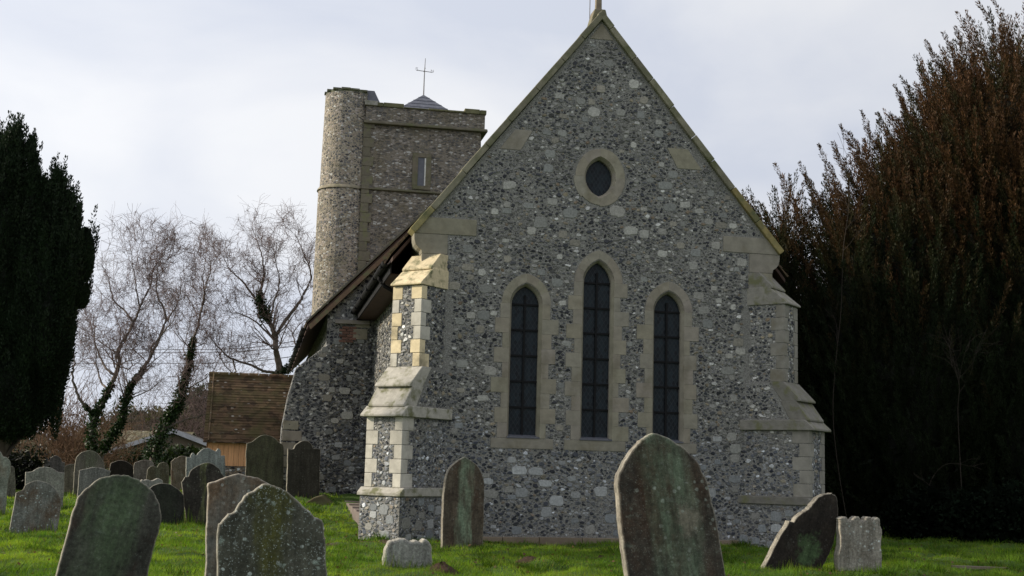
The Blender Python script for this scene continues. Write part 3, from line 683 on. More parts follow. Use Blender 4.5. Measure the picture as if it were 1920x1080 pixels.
def gutter(ae, z, d0, d1, r=0.062):
    g = MB(); k = 8
    for i in range(k):
        t0 = math.pi+math.pi*i/k; t1 = math.pi+math.pi*(i+1)/k
        P = [(ae+r*math.cos(t0), z+r*math.sin(t0)), (ae+r*math.cos(t1), z+r*math.sin(t1)), (ae+(r-.012)*math.cos(t1), z+(r-.012)*math.sin(t1)), (ae+(r-.012)*math.cos(t0), z+(r-.012)*math.sin(t0))]
        g.prism(P, d0, d1)
    dd = d0+0.4
    while dd < d1: g.box((ae-r-0.006, dd, z-r-0.01), (ae+r+0.02, dd+0.05, z-0.01)); dd += 1.8
    o = g.build('gutter', M_BLACK, church); return o
gt = gutter(-4.345, 5.58, 0.9, 10.0, 0.085)
dp = MB(); dp.tube([(-4.33, 2.6, 5.56), (-4.33, 2.6, 5.44), (-4.22, 2.6, 5.30), (-3.88, 2.6, 5.12), (-3.82, 2.6, 5.0), (-3.82, 2.6, 0.1)], 0.045, 10)
for z in (5.38, 5.10): dp.tube([(-4.26 if z > 5.2 else -3.86, 2.6, z-.03), (-4.26 if z > 5.2 else -3.86, 2.6, z+.03)], 0.06, 10)
dp.build('downpipe', M_BLACK, church, smooth=False)

# nave: gable wall with a spreading corner, walls, roof
na = MB(); D0 = 10.0
nave_poly = [(-5.05, -0.4), (5.05, -0.4), (5.05, 5.55), (0.0, 10.85), (-5.05, 5.55)]
na.prism(nave_poly, D0, D0+0.6); na.box((-5.05, D0+0.6, -0.4), (-4.5, 27.8, 5.45)); na.box((4.5, D0+0.6, -0.4), (5.05, 27.8, 5.45))
na.build('nave_wall', M_NAVE, church)
nb = MB(); nb.prism([(-6.28, -0.4), (-4.9, -0.4), (-4.9, 4.74), (-5.02, 4.64), (-5.84, 3.96), (-6.02, 3.2), (-6.14, 2.37), (-6.16, 1.2)], D0-0.03, D0+1.0); nb.build('corner_buttress', M_NAVE, church, bevel=0.03)
fl = MB()
def ins_n(x, z, rx, rz):
    lim = -6.1 if z < 2.3 else (-6.14+(z-2.37)*0.19 if z < 3.9 else -5.84+(z-3.96)*1.18)
    return x-rx > lim+0.03 and x+rx < -3.75 and 0.3 < z < 5.25
lay_flints(fl, scatter(ins_n, (-6.2, 0.3, -3.7, 5.3), SPEC_FINE(2.4*5, 1.5)[:4], rng), (0, D0-0.031, 0), (1, 0, 0), (0, 0, 1), (0, -1, 0), rng, 0.8)
fl.build('nave_flintwork', M_FLINT, church)
for x0, z0, x1, z1 in ((-6.12, 2.0, -5.6, 2.28), (-6.13, 1.62, -5.75, 1.97), (-6.13, 1.30, -5.5, 1.6), (-6.10, 2.3, -5.7, 2.55), (-4.35, 4.82, -3.95, 5.12), (-4.3, 5.14, -3.9, 5.26)):
    nq = MB(); nq.box((x0, D0-0.055, z0), (x1, D0+0.1, z1-0.012), ash(0.95)); nq.build('dressed_block', M_ASHLAR, church, bevel=0.008)
nq = MB(); nq.box((-4.85, D0-0.16, 5.22), (-3.9, D0+0.1, 5.33), (0.22, 0.2, 0.18)); nq.build('eaves_ledge', M_ASHLAR, church, bevel=0.008)
br = MB()
for i in range(6):
    for j in range(2): br.box((-4.72+j*0.2+(0.08 if i % 2 else 0), D0-0.06, 4.72+i*0.075), (-4.72+j*0.2+0.185+(0.08 if i % 2 else 0), D0+0.05, 4.72+i*0.075+0.062), np.array((0.15, 0.082, 0.062))*rng.uniform(0.7, 1.2))
br.build('brick_patch', M_BRICK, church, bevel=0.004)
roof_slope('nave_roof', -5.62, 5.16, 0, 11.06, D0-0.25, 28.0, M_TILES); roof_slope('nave_roof', 5.62, 5.16, 0, 11.06, D0-0.25, 28.0, M_TILES)
for sgn in (-1, 1):
    ns = MB()
    ns.prism([(sgn*5.58, 5.17), (sgn*5.58, 5.09), (0, 10.95), (0, 11.03)], D0-0.18, 27.9)
    ns.prism([(sgn*5.60, 5.145), (sgn*5.52, 5.03), (0, 10.86), (0, 11.02)], D0-0.235, D0-0.19)
    ns.build('soffit', M_SOFFIT, church)
for sgn in (-1, 1):
    vb = MB()
    vb.prism([(sgn*5.56, 5.125), (sgn*5.50, 5.015), (0, 10.80), (0, 10.96)], D0-0.262, D0-0.237, (0.17, 0.115, 0.08)); vb.prism([(sgn*5.64, 5.17), (sgn*5.64, 5.23), (0, 11.16), (0, 11.06)], D0-0.285, D0-0.252, (0.12, 0.115, 0.095))
    vb.build('bargeboard', M_WEATHER, church)
gutter(-5.68, 5.10, D0-0.1, 27.8, 0.065)

# tower with its stair turret
T0 = 28.0
def battered(mb, r0, r1, z0, z1, cx, cy, k=40, c=(1, 1, 1)):
    V = []; 
    for z, r in ((z0, r0), (z1, r1)):
        for i in range(k): V.append((cx+r*math.cos(2*math.pi*i/k), cy+r*math.sin(2*math.pi*i/k), z))
    F = [(i, (i+1) % k, k+(i+1) % k, k+i) for i in range(k)]+[tuple(range(k))[::-1], tuple(range(k, 2*k))]
    mb.add(V, F, c)
tw = MB(); tz = MB()
def frust(mb, x0, x1, d0, d1, z0, z1, ins, c=(1, 1, 1)):
    V = [(x0, d0, z0), (x1, d0, z0), (x1, d1, z0), (x0, d1, z0), (x0+ins, d0+ins, z1), (x1-ins, d0+ins, z1), (x1-ins, d1-ins, z1), (x0+ins, d1-ins, z1)]
    mb.add(V, [(0, 3, 2, 1), (4, 5, 6, 7), (0, 1, 5, 4), (1, 2, 6, 5), (2, 3, 7, 6), (3, 0, 4, 7)], c)
TX0, TX1, TD = -2.98, 2.16, 5.1
frust(tw, TX0-0.08, TX1+0.08, T0-0.1, T0+TD+0.1, -0.5, 12.98, 0.08); frust(tw, TX0+0.06, TX1-0.06, T0+0.06, T0+TD-0.06, 12.98, 15.82, 0.06)
tw.build('tower_wall', M_TOWER, church)
pp = MB(); pp.box((TX0+0.02, T0+0.02, 15.82), (TX1+0.02, T0+0.40, 16.58)); pp.box((TX0+0.02, T0+TD-0.4, 15.82), (TX1+0.02, T0+TD, 16.58)); pp.box((TX0+0.02, T0+0.40, 15.82), (TX0+0.4, T0+TD-0.4, 16.58)); pp.box((TX1-0.36, T0+0.40, 15.82), (TX1+0.02, T0+TD-0.4, 16.58))
pp.build('parapet', M_TOWER, church)
st = MB(); sc_ = (0.125, 0.112, 0.082)
st.prism([(T0-0.15, 12.92), (T0+TD+0.1, 12.92), (T0+TD+0.1, 13.06), (T0+0.06, 13.06), (T0-0.15, 12.98)], TX0-0.12, TX1+0.12, sc_, None, 'x')
st.prism([(T0-0.10, 15.80), (T0+TD+0.1, 15.80), (T0+TD+0.1, 15.95), (T0+0.02, 15.95), (T0-0.10, 15.86)], TX0-0.06, TX1+0.14, sc_, None, 'x')
x = TX0-0.02
while x < TX1:
    l = rng.uniform(0.6, 1.1); x2 = min(TX1+0.08, x+l); h = 16.58+rng.uniform(0.05, 0.11)+(0.10 if x > 1.0 or x < -1.6 else 0); st.box((x, T0-0.05, 16.58), (x2-0.012, T0+0.46, h), np.array((0.13, 0.125, 0.07))*rng.uniform(0.75, 1.2)); x = x2
st.box((TX0-0.05, T0-0.06, 16.60), (TX0+0.5, T0+0.4, 16.80), (0.30, 0.29, 0.26))
st.build('string_course', M_COPING, church, bevel=0.02)
tu = MB(); CX, CY = -3.66, T0+0.95
battered(tu, 1.19, 1.12, -0.5, 12.92, CX, CY); battered(tu, 1.07, 1.00, 13.06, 17.14, CX, CY)
tu.build('stair_turret', M_TURRET, church, smooth=False)
ts = MB(); battered(ts, 1.18, 1.16, 12.93, 12.99, CX, CY, 40, (0.26, 0.23, 0.17)); battered(ts, 1.16, 1.08, 12.99, 13.08, CX, CY, 40, (0.26, 0.23, 0.17)); battered(ts, 1.005, 0.99, 17.14, 17.24, CX, CY, 40, (0.13, 0.14, 0.11))
for i in range(14):
    a = 2*math.pi*i/14; ts.box((CX+0.86*math.cos(a)-0.19, CY+0.86*math.sin(a)-0.19, 17.2), (CX+0.86*math.cos(a)+0.19, CY+0.86*math.sin(a)+0.19, 17.25+rng.uniform(0, .05)), np.array((0.15, 0.15, 0.12))*rng.uniform(0.7, 1.3))
ts.build('turret_band', M_COPING, church)
tr = MB(); tr.prism([(-2.95, 16.7), (-2.38, 16.7), (-2.38, 16.86), (-2.62, 17.33), (-2.95, 17.33)], T0+0.3, T0+1.6, (1, 1, 1)); tr.build('turret_lobby', M_SLATE, church)
py = MB(); ax, ad, az = -0.24, T0+2.5, 18.0
b0 = [(ax-2.2, ad-2.05, 16.1), (ax+2.2, ad-2.05, 16.1), (ax+2.2, ad+2.05, 16.1), (ax-2.2, ad+2.05, 16.1)]
V = b0+[(ax, ad, az)]; py.add(V, [(0, 1, 4), (1, 2, 4), (2, 3, 4), (3, 0, 4), (3, 2, 1, 0)])
for i in range(1, 9):
    f = i/9.0; 
    q = [tuple(np.array(p)*(1-f)+np.array(V[4])*f+np.array([0, 0, 0.012])) for p in b0]
    for j in range(4): py.tube([q[j], q[(j+1) % 4]], 0.012, 4)
py.build('tower_roof', M_SLATE, church)
vn = bpy.data.objects.new('weathervane', None); vn.location = (ax, ad, az-0.05); link(vn, church)
v = MB(); v.tube([(0, 0, 0), (0, 0, 0.9), (0.02, 0, 1.75)], [0.028, 0.022, 0.012], 8); v.build('pole', M_STEEL, vn)
v = MB(); v.tube([(-0.37, 0, 1.16), (0.37, 0, 1.12)], 0.015, 6); v.tube([(0, -0.3, 1.2), (0, 0.3, 1.2)], 0.013, 6); v.build('arms', M_STEEL, vn)
def stroke_letter(strokes, x, z, s):
    m = MB()
    for st_ in strokes: m.tube([(x+p*s, 0, z+q_*s) for p, q_ in st_], 0.009, 5)
    m.build('letter', M_STEEL, vn)
stroke_letter([[(1, 0.85), (0.7, 1.0), (0.3, 1.0), (0, 0.8), (0.1, 0.58), (0.9, 0.42), (1, 0.2), (0.7, 0), (0.3, 0), (0, 0.15)]], -0.41, 1.17, 0.11)
stroke_letter([[(0, 0), (0, 1)], [(0, 1), (1, 0)], [(1, 0), (1, 1)]], 0.30, 1.13, 0.11)
lw = bpy.data.objects.new('belfry_window', None); lw.location = (-0.49, T0, 13.87); link(lw, church)
m = MB()
for x0, z0, x1, z1 in ((-0.40, -0.62, -0.17, 0.62), (0.17, -0.62, 0.40, 0.62), (-0.40, 0.62, 0.40, 0.80), (-0.38, -0.78, 0.38, -0.62)): m.box((x0, -0.01, z0), (x1, 0.3, z1), (0.16, 0.14, 0.105))
m.build('surround', M_COPING, lw, bevel=0.01)
m = MB(); m.box((-0.17, 0.035, -0.62), (0.17, 0.2, 0.62)); m.build('louvre', M_LEAD, lw)
m = MB(); m.box((0.115, 0.005, -0.60), (0.17, 0.034, 0.60), (0.6, 0.6, 0.57)); m.build('jamb', M_ASHLAR, lw)
gq = MB()
for i in range(22):
    z = 7.0+i*0.41; gq.box((TX0-0.05, T0-0.115+(z > 12.9)*0.16+(0.0), z), (TX0+(0.42 if i % 2 else 0.28), T0+0.2, z+0.40), np.array((0.155, 0.14, 0.105))*rng.uniform(0.85, 1.15))
gq.build('quoins', M_WEATHER, church, bevel=0.01)

# porch: low tiled building against the nave
PD = 16.0
pr = MB(); n = 26; (e0, z0), (e1, z1) = (PD-0.25, 1.98), (PD+1.75, 4.22)
for i in range(n):
    f0 = i/n; f1 = (i+1.15)/n; y0 = e0+(e1-e0)*f0; y1 = e0+(e1-e0)*min(f1, 1); za = z0+(z1-z0)*f0; zb = z0+(z1-z0)*min(f1, 1)
    sag = rng.uniform(-.012, .012)
    pr.prism([(y0, za+sag), (y0-0.014, za+0.022+sag), (y1-0.008, zb+0.012), (y1, zb)], -8.40, -5.2, np.array((0.078, 0.048, 0.027))*rng.uniform(0.85, 1.15), None, 'x')
for i in range(n):
    f0 = i/n; f1 = (i+1.15)/n; ya = 2*e1-(e0+(e1-e0)*f0); yb = 2*e1-(e0+(e1-e0)*min(f1, 1)); za = z0+(z1-z0)*f0; zb = z0+(z1-z0)*min(f1, 1)
    pr.prism([(ya, za), (ya+0.018, za+0.032), (yb+0.008, zb+0.012), (yb, zb)], -8.40, -5.2, (0.1, 0.055, 0.03), None, 'x')
pr.build('porch_roof', M_TILES, church)
x = -8.42; rt = MB()
while x < -5.4:
    rt.tube([(x, e1, z1-0.01), (x+0.31, e1, z1-0.01+rng.uniform(-.004, .008))], 0.09, 10, np.array((0.12, 0.07, 0.04))*rng.uniform(0.8, 1.2)); x += 0.32
rt.build('ridge_tiles', M_TILES, church)
m = MB(); 
P0 = np.array([-8.24, e0-0.06, z0+0.05]); P1 = np.array([-8.26, e1-0.06, z1+0.03]); m.tube([P0, P1], 0.025, 6, (0.12, 0.075, 0.05)); m.build('verge_strip', M_TILES, church)
bd = MB(); x = -8.26
while x < -6.1:
    w = rng.uniform(0.13, 0.19); bd.box((x, PD-0.03-rng.uniform(0, .008), 1.27), (min(x+w-0.006, -6.1), PD+0.05, 2.02), np.array((0.70, 0.37, 0.18))*rng.uniform(0.85, 1.12)); x += w
bd.box((-8.30, PD-0.05, 1.24), (-8.26, PD+3.4, 2.0), (0.3, 0.15, 0.07))
bd.build('porch_cladding', M_BOARDS, church, bevel=0.003)
pw = MB(); pw.box((-8.28, PD+0.051, 1.26), (-5.2, PD+3.4, 2.0)); pw.box((-8.32, PD-0.08, -0.3), (-5.2, PD+3.5, 1.26)); pw.build('porch_wall', m_flintwall('porch_rubble', (0.17, 0.13, 0.09), (0.21, 0.17, 0.12), 9, 1.0, 1.0), church)
pg = MB(); pg.prism([(PD, 2.0), (PD+3.5, 2.0), (PD+1.75, 4.15)], -8.25, -8.15, (0.3, 0.16, 0.08), None, 'x'); pg.build('porch_gable', M_BOARDS, church)
#CHURCH_END
# ------------------------------------------------------------------ headstones
def crom(pts, closed=False, n=5):
    """smooth line through the points; a point given twice stays a corner"""
    P = [np.array(p, float) for p in pts]; out = []
    for i in range(len(P)-1):
        p1, p2 = P[i], P[i+1]
        if np.allclose(p1, p2): continue
        p0 = P[i-1] if i > 0 and not np.allclose(P[i-1], p1) else 2*p1-p2
        p3 = P[i+2] if i+2 < len(P) and not np.allclose(P[i+2], p2) else 2*p2-p1
        for k in range(n):
            t = k/n
            out.append(0.5*((2*p1)+(-p0+p2)*t+(2*p0-5*p1+4*p2-p3)*t*t+(-p0+3*p1-3*p2+p3)*t**3))
    out.append(P[-1]); return out
SRNG = np.random.default_rng(3); STONES = []
def headstone(name, label, px, mat, foot=None, Y=None, turn=8.0, back=0.0, thick=0.11, rough=0.004, bev=0.016, cat='headstone', group='headstones of the churchyard', sink=0.25, tint=(1, 1, 1)):
    """px: outline in photo pixels from lower left over the top to lower right; foot: pixel where it meets the turf (or Y, its distance)"""
    xs = [p[0] for p in px]; mx_ = 0.5*(px[0][0]+px[-1][0])
    if foot is not None: B = on_ground(*foot)
    else:
        B = at(mx_, 900, Y); B[2] = float(gz(B[0], B[1]))
    yaw = -math.atan2(B[0], B[1]) + math.radians(turn)           # faces the viewer, turned to show its left edge
    Rz = np.array([[math.cos(yaw), -math.sin(yaw), 0], [math.sin(yaw), math.cos(yaw), 0], [0, 0, 1]])
    bk = math.radians(back); Rx = np.array([[1, 0, 0], [0, math.cos(bk), math.sin(bk)], [0, -math.sin(bk), math.cos(bk)]])
    Rx = np.array([[1, 0, 0], [0, math.cos(-bk), -math.sin(-bk)], [0, math.sin(-bk), math.cos(-bk)]])
    Rm = Rz@Rx; X, Yd, Z = Rm[:, 0], Rm[:, 1], Rm[:, 2]
    loc = []
    for x, y in crom(px):
        q = hit(x, y, B, Yd)-B; loc.append((q@X, q@Z))
    loc = loc[::-1]                                               # now right to left over the top
    zt = max(p[1] for p in loc); up_ = [p[0] for p in loc if p[1] > 0.62*zt]
    lean = math.atan2(0.5*(min(up_)+max(up_)), 0.8*zt); lean = 0.0 if abs(lean) < 0.03 else lean
    cl_, sl_ = math.cos(lean), math.sin(lean)
    X, Z = X*cl_-Z*sl_, X*sl_+Z*cl_                               # the stone's own upright follows its lean
    loc = [(p[0]*cl_-p[1]*sl_, p[0]*sl_+p[1]*cl_) for p in loc]
    lo = [p for p in loc]
    (xr, zr), (xl, zl) = lo[0], lo[-1]
    def down(x, z, x2, z2, zt):
        dzz = (z2-z); k = (x2-x)/dzz if abs(dzz) > 1e-3 else 0; k = max(-0.4, min(0.4, k)); return (x-k*(z-zt), zt)
    pr_ = down(xr, zr, *lo[min(6, len(lo)-1)], min(zr, 0)-sink); pl_ = down(xl, zl, *lo[-min(7, len(lo))], min(zl, 0)-sink)
    poly = [pl_, pr_]+lo
    # resample the outline finely and roughen it
    pts = []
    for i in range(len(poly)):
        a = np.array(poly[i]); b = np.array(poly[(i+1) % len(poly)]); d = np.linalg.norm(b-a); k = max(1, int(d/0.045))
        for j in range(k): pts.append(a+(b-a)*j/k)
    pts = np.array(pts)
    keep = [0]
    for i in range(1, len(pts)):
        if np.linalg.norm(pts[i]-pts[keep[-1]]) > 0.012: keep.append(i)
    pts = pts[keep]; n = len(pts)
    T = np.roll(pts, -1, 0)-np.roll(pts, 1, 0); T /= np.linalg.norm(T, axis=1)[:, None]+1e-9; Nn = np.stack([T[:, 1], -T[:, 0]], 1)
    w = SRNG.normal(0, rough, n); w = (w+np.roll(w, 1)+np.roll(w, -1))/1.8
    pts = pts+Nn*w[:, None]
    V = []
    for ins, yy in ((bev, -thick*0), (bev*0.3, bev*0.3), (0, bev), (0, thick-bev), (bev, thick)):
        V += [(p[0]-q[0]*ins, yy, p[1]-q[1]*ins) for p, q in zip(pts, Nn)]
    F = [tuple(range(n))]
    for r_ in range(4):
        for j in range(n): a = r_*n+j; b = r_*n+(j+1) % n; F.append((b, a, a+n, b+n))
    F.append(tuple(range(4*n, 5*n))[::-1])
    em = np.concatenate([np.ones(n), np.full(n, 0.55), np.full(n, 0.25), np.full(n, 0.25), np.ones(n)]); o = mesh_obj(name, V, F, np.repeat(em[:, None], 3, 1), mat); STONES.append((B.copy(), X.copy(), pts[:, 0].min(), pts[:, 0].max()))
    M4 = Matrix([[*X, B[0]], [*Yd, B[1]], [*Z, B[2]], [0, 0, 0, 1]]); M4 = Matrix([[X[0], Yd[0], Z[0], B[0]], [X[1], Yd[1], Z[1], B[1]], [X[2], Yd[2], Z[2], B[2]], [0, 0, 0, 1]])
    o.matrix_world = M4
    return tag(o, label, cat, group)

GREEN = (0.062, 0.088, 0.052); PALEG = (0.16, 0.22, 0.15); GRY = (0.13, 0.13, 0.115); DRK = (0.032, 0.028, 0.022); BRN = (0.075, 0.05, 0.032)
# the four big ones in front
headstone('headstone', 'big dark round-topped headstone with a wide green algae streak, leaning at the lower corner',
    [(76, 1185), (105, 1080), (132, 982), (143, 941), (155, 922), (176, 905), (200, 893), (228, 890), (249, 894), (269, 904), (288, 921), (298, 941), (302, 962), (301, 985), (294, 1013), (277, 1079), (252, 1185)],
    m_grave('stone_algae_dark', (0.024, 0.023, 0.019), (0.070, 0.070, 0.058), (0.070, 0.100, 0.055), 0.22, 1.0, 0.32, (0.20, 0.235, 0.20), 1.0, brown=(0.045, 0.022, 0.015)), Y=10.6, turn=6, back=4, thick=0.10)
headstone('headstone', 'grey lichen-speckled headstone with a low peaked top, half hidden behind the shouldered one',
    [(383, 1165), (385, 1080), (390, 940), (392, 907), (392, 907), (420, 897), (449, 888), (449, 888), (484, 897), (507, 908), (507, 908), (512, 1165)],
    m_grave('stone_grey_brown', (0.115, 0.11, 0.095), (0.19, 0.185, 0.165), None, lichen=0.5, lcol=(0.36, 0.37, 0.34), seed=2.0, brown=(0.13, 0.08, 0.045)), Y=11.6, turn=7, thick=0.10)
headstone('headstone', 'broad shouldered headstone with white lichen spots and a mossy peak, before the church buttress',
    [(404, 1225), (408, 1080), (407, 984), (407, 984), (417, 978), (424, 971), (428, 963), (428, 963), (440, 960), (440, 960), (446, 947), (458, 933), (472, 922), (486, 914), (496, 908), (507, 908), (521, 914), (537, 922), (554, 936), (570, 953), (570, 953), (582, 958), (588, 970), (588, 970), (601, 974), (606, 982), (609, 1013), (614, 1079), (620, 1225)],
    m_grave('stone_lichen_spots', (0.030, 0.030, 0.022), (0.095, 0.095, 0.075), (0.075, 0.075, 0.018), 0.13, 0.9, 1.3, (0.36, 0.40, 0.38), 5.0), Y=9.4, turn=6, thick=0.11)
headstone('headstone', 'tall leaning headstone with a pointed arch top and a pale scar, before the gable windows',
    [(1207, 1221), (1176, 1080), (1166, 999), (1160, 939), (1159, 901), (1167, 876), (1187, 843), (1207, 823), (1224, 813), (1224, 813), (1250, 820), (1278, 836), (1305, 862), (1319, 887), (1330, 918), (1338, 953), (1351, 1017), (1363, 1080), (1392, 1221)],
    m_grave('stone_arch_green', (0.026, 0.022, 0.018), (0.070, 0.060, 0.048), (0.105, 0.135, 0.092), 0.19, 1.0, 0.42, (0.30, 0.33, 0.29), 3.3, brown=(0.06, 0.035, 0.022), patch=(0.14, 1.12, 0.085, (0.17, 0.155, 0.12))), Y=10.0, turn=16, back=3, thick=0.15)
# by the church
headstone('headstone', 'brown headstone with a pointed top and pale green stain, standing close to the gable wall',
    [(829, 1021), (831, 960), (834, 911), (839, 887), (852, 869), (872, 856), (872, 856), (892, 870), (904, 889), (908, 911), (907, 965), (906, 1020)],
    m_grave('stone_brown_stain', (0.055, 0.042, 0.030), (0.095, 0.078, 0.056), (0.19, 0.25, 0.17), 0.13, 0.95, 0.12, seed=4.2, brown=(0.07, 0.045, 0.03)), foot=(868, 1026), turn=17, thick=0.13)
headstone('headstone', 'dark broken-shouldered headstone tilting steeply with a bright green algae patch',
    [(1428, 1071), (1453, 1024), (1480, 977), (1480, 977), (1489, 980), (1489, 980), (1499, 966), (1512, 957), (1526, 942), (1543, 930), (1560, 924), (1560, 924), (1569, 933), (1572, 953), (1567, 999), (1555, 1038), (1538, 1072)],
    m_grave('stone_tilted', (0.014, 0.011, 0.009), (0.030, 0.024, 0.019), None, lichen=0.08, seed=6.1, patch=(0.12, 0.38, 0.17, (0.060, 0.098, 0.044))), foot=(1490, 1072), turn=22, thick=0.18, rough=0.008)
headstone('headstone', 'squat square headstone with a lobed crest and pale lichen, beside the tilting one',
    [(1573, 1071), (1573, 1035), (1577, 1004), (1574, 985), (1574, 973), (1574, 973), (1581, 969), (1589, 971), (1594, 979), (1602, 970), (1611, 969), (1617, 979), (1625, 970), (1633, 969), (1638, 979), (1645, 969), (1650, 976), (1650, 985), (1654, 993), (1653, 1035), (1653, 1068)],
    m_grave('stone_square', (0.17, 0.15, 0.12), (0.27, 0.25, 0.215), None, lichen=0.9, lcol=(0.46, 0.49, 0.47), seed=7.7), foot=(1610, 1071), turn=18, thick=0.25, rough=0.008, bev=0.018)
headstone('headstone', 'small pale rounded stone with a three-lobed top, on the grass before the buttress',
    [(720, 1064), (721, 1036), (725, 1022), (736, 1013), (752, 1010), (763, 1014), (769, 1018), (769, 1018), (775, 1014), (782, 1013), (789, 1016), (789, 1016), (797, 1012), (806, 1018), (812, 1036), (812, 1063)],
    m_grave('stone_pale_small', (0.17, 0.17, 0.155), (0.30, 0.30, 0.275), None, lichen=0.7, lcol=(0.5, 0.52, 0.50), seed=8.8), foot=(766, 1065), turn=6, thick=0.30, rough=0.006, bev=0.035)
# the cluster down the slope
G1 = dict(thick=0.10)
headstone('headstone', 'small brown-grey headstone with a round top and small shoulders, before a paler twin',
    [(18, 996), (30, 924), (30, 924), (44, 916), (44, 916), (49, 909), (60, 903), (74, 901), (88, 905), (101, 914), (110, 927), (115, 938), (112, 968), (107, 995)],
    m_grave('stone_a', (0.10, 0.10, 0.085), (0.19, 0.195, 0.175), None, lichen=0.9, lcol=(0.30, 0.34, 0.32), seed=9.1, brown=(0.085, 0.055, 0.032)), foot=(64, 996), turn=5, back=5, **G1)
headstone('headstone', 'pale grey headstone with a shallow curved top, behind the small brown-grey one',
    [(45, 952), (47, 915), (48, 885), (48, 885), (61, 884), (66, 880), (76, 876), (88, 875), (100, 879), (108, 884), (121, 887), (121, 887), (120, 924), (117, 952)],
    m_grave('stone_b', (0.17, 0.175, 0.15), (0.26, 0.26, 0.23), None, lichen=0.9, seed=10.2), foot=(82, 952), turn=5, **G1)
headstone('headstone', 'tall pale greenish headstone with a stepped shoulder, under the dark upright yew',
    [(-32, 966), (-34, 900), (-30, 862), (-20, 850), (-6, 845), (2, 848), (6, 856), (13, 858), (20, 866), (20, 880), (15, 910), (10, 964)],
    m_grave('stone_c', (0.15, 0.16, 0.13), (0.24, 0.26, 0.22), None, lichen=0.5, seed=11.0, brown=(0.12, 0.08, 0.045)), foot=(-10, 967), turn=4, **G1)
headstone('headstone', 'narrow brownish headstone peeping out behind the tall pale greenish one',
    [(6, 932), (8, 878), (8, 878), (17, 874), (26, 877), (29, 900), (29, 932)], m_grave('stone_d', (0.07, 0.065, 0.05), (0.12, 0.115, 0.09), None, lichen=0.2, seed=12.0), foot=(18, 932), turn=3, **G1)
headstone('headstone', 'small mauve-grey headstone with a domed top and square ears, against the dark hedge',
    [(82, 912), (82, 862), (82, 862), (89, 861), (92, 865), (96, 858), (105, 854), (114, 859), (117, 866), (122, 867), (122, 867), (122, 912)],
    m_grave('stone_e', (0.12, 0.115, 0.115), (0.19, 0.18, 0.175), None, lichen=0.3, seed=13.0), foot=(102, 914), turn=4, **G1)
headstone('headstone', 'low brown headstone with a stepped top between the pale and the tall round stones',
    [(120, 924), (121, 876), (121, 876), (126, 872), (132, 870), (142, 870), (148, 872), (150, 924)], m_grave('stone_f', (0.10, 0.09, 0.06), (0.15, 0.135, 0.10), None, lichen=0.2, seed=14.0), foot=(132, 925), turn=4, **G1)
headstone('headstone', 'tall brownish round-topped headstone under the ivy-clad birch',
    [(136, 930), (139, 890), (142, 863), (149, 851), (160, 846), (172, 845), (184, 851), (193, 863), (197, 880), (197, 930)], m_grave('stone_g', (0.075, 0.07, 0.055), (0.14, 0.13, 0.105), (0.10, 0.13, 0.07), 0.15, 0.5, 0.3, seed=15.0), foot=(165, 930), turn=6, **G1)
headstone('headstone', 'plain grey headstone with a flat ogee top, in front of the tall brownish round one',
    [(145, 934), (149, 882), (149, 882), (161, 879), (178, 876), (193, 878), (201, 881), (208, 883), (208, 883), (206, 892), (204, 934)], m_grave('stone_h', (0.125, 0.125, 0.12), (0.175, 0.175, 0.165), None, lichen=0.25, seed=16.0), foot=(174, 935), turn=6, **G1)
headstone('headstone', 'almost black round-topped headstone peeping over the big dark leaning one',
    [(204, 918), (206, 875), (212, 867), (224, 863), (237, 865), (246, 871), (250, 880), (250, 918)], m_grave('stone_i', (0.014, 0.012, 0.010), (0.03, 0.026, 0.022), None, lichen=0.0, seed=17.0), foot=(228, 919), turn=5, **G1)
headstone('headstone', 'rosy grey headstone with a flattened top beside the almost black one',
    [(250, 914), (251, 873), (257, 866), (266, 863), (276, 863), (285, 865), (289, 875), (290, 914)], m_grave('stone_j', (0.12, 0.10, 0.09), (0.20, 0.18, 0.165), None, lichen=0.6, lcol=(0.36, 0.35, 0.33), seed=18.0), foot=(270, 911), turn=4, **G1)
headstone('headstone', 'brown-green headstone with a dipped twin-humped top',
    [(274, 918), (276, 880), (276, 880), (284, 874), (291, 875), (295, 875), (299, 869), (306, 867), (313, 869), (317, 880), (316, 918)], m_grave('stone_k', (0.075, 0.068, 0.04), (0.125, 0.12, 0.085), (0.10, 0.13, 0.09), 0.12, 0.5, 0.2, seed=19.0), foot=(296, 919), turn=4, **G1)
headstone('headstone', 'rusty lichened headstone with a wavy top beside the scroll-topped one',
    [(320, 916), (321, 866), (321, 866), (328, 859), (333, 858), (338, 855), (346, 855), (352, 858), (362, 866), (364, 916)], m_grave('stone_l', (0.12, 0.095, 0.065), (0.20, 0.175, 0.14), None, lichen=0.5, seed=20.0, brown=(0.15, 0.075, 0.035)), foot=(336, 918), turn=4, **G1)
headstone('headstone', 'ornate blue-grey headstone with a scrolled pediment top, before the timber porch',
    [(349, 926), (349, 857), (349, 857), (357, 857), (357, 857), (359, 851), (363, 849), (367, 854), (372, 849), (380, 842), (389, 840), (399, 844), (405, 846), (405, 846), (409, 841), (414, 845), (414, 854), (414, 854), (422, 854), (422, 854), (423, 880), (424, 926)], m_grave('stone_m', (0.16, 0.18, 0.175), (0.23, 0.25, 0.245), None, lichen=0.2, seed=21.0), foot=(386, 928), turn=5, thick=0.14)
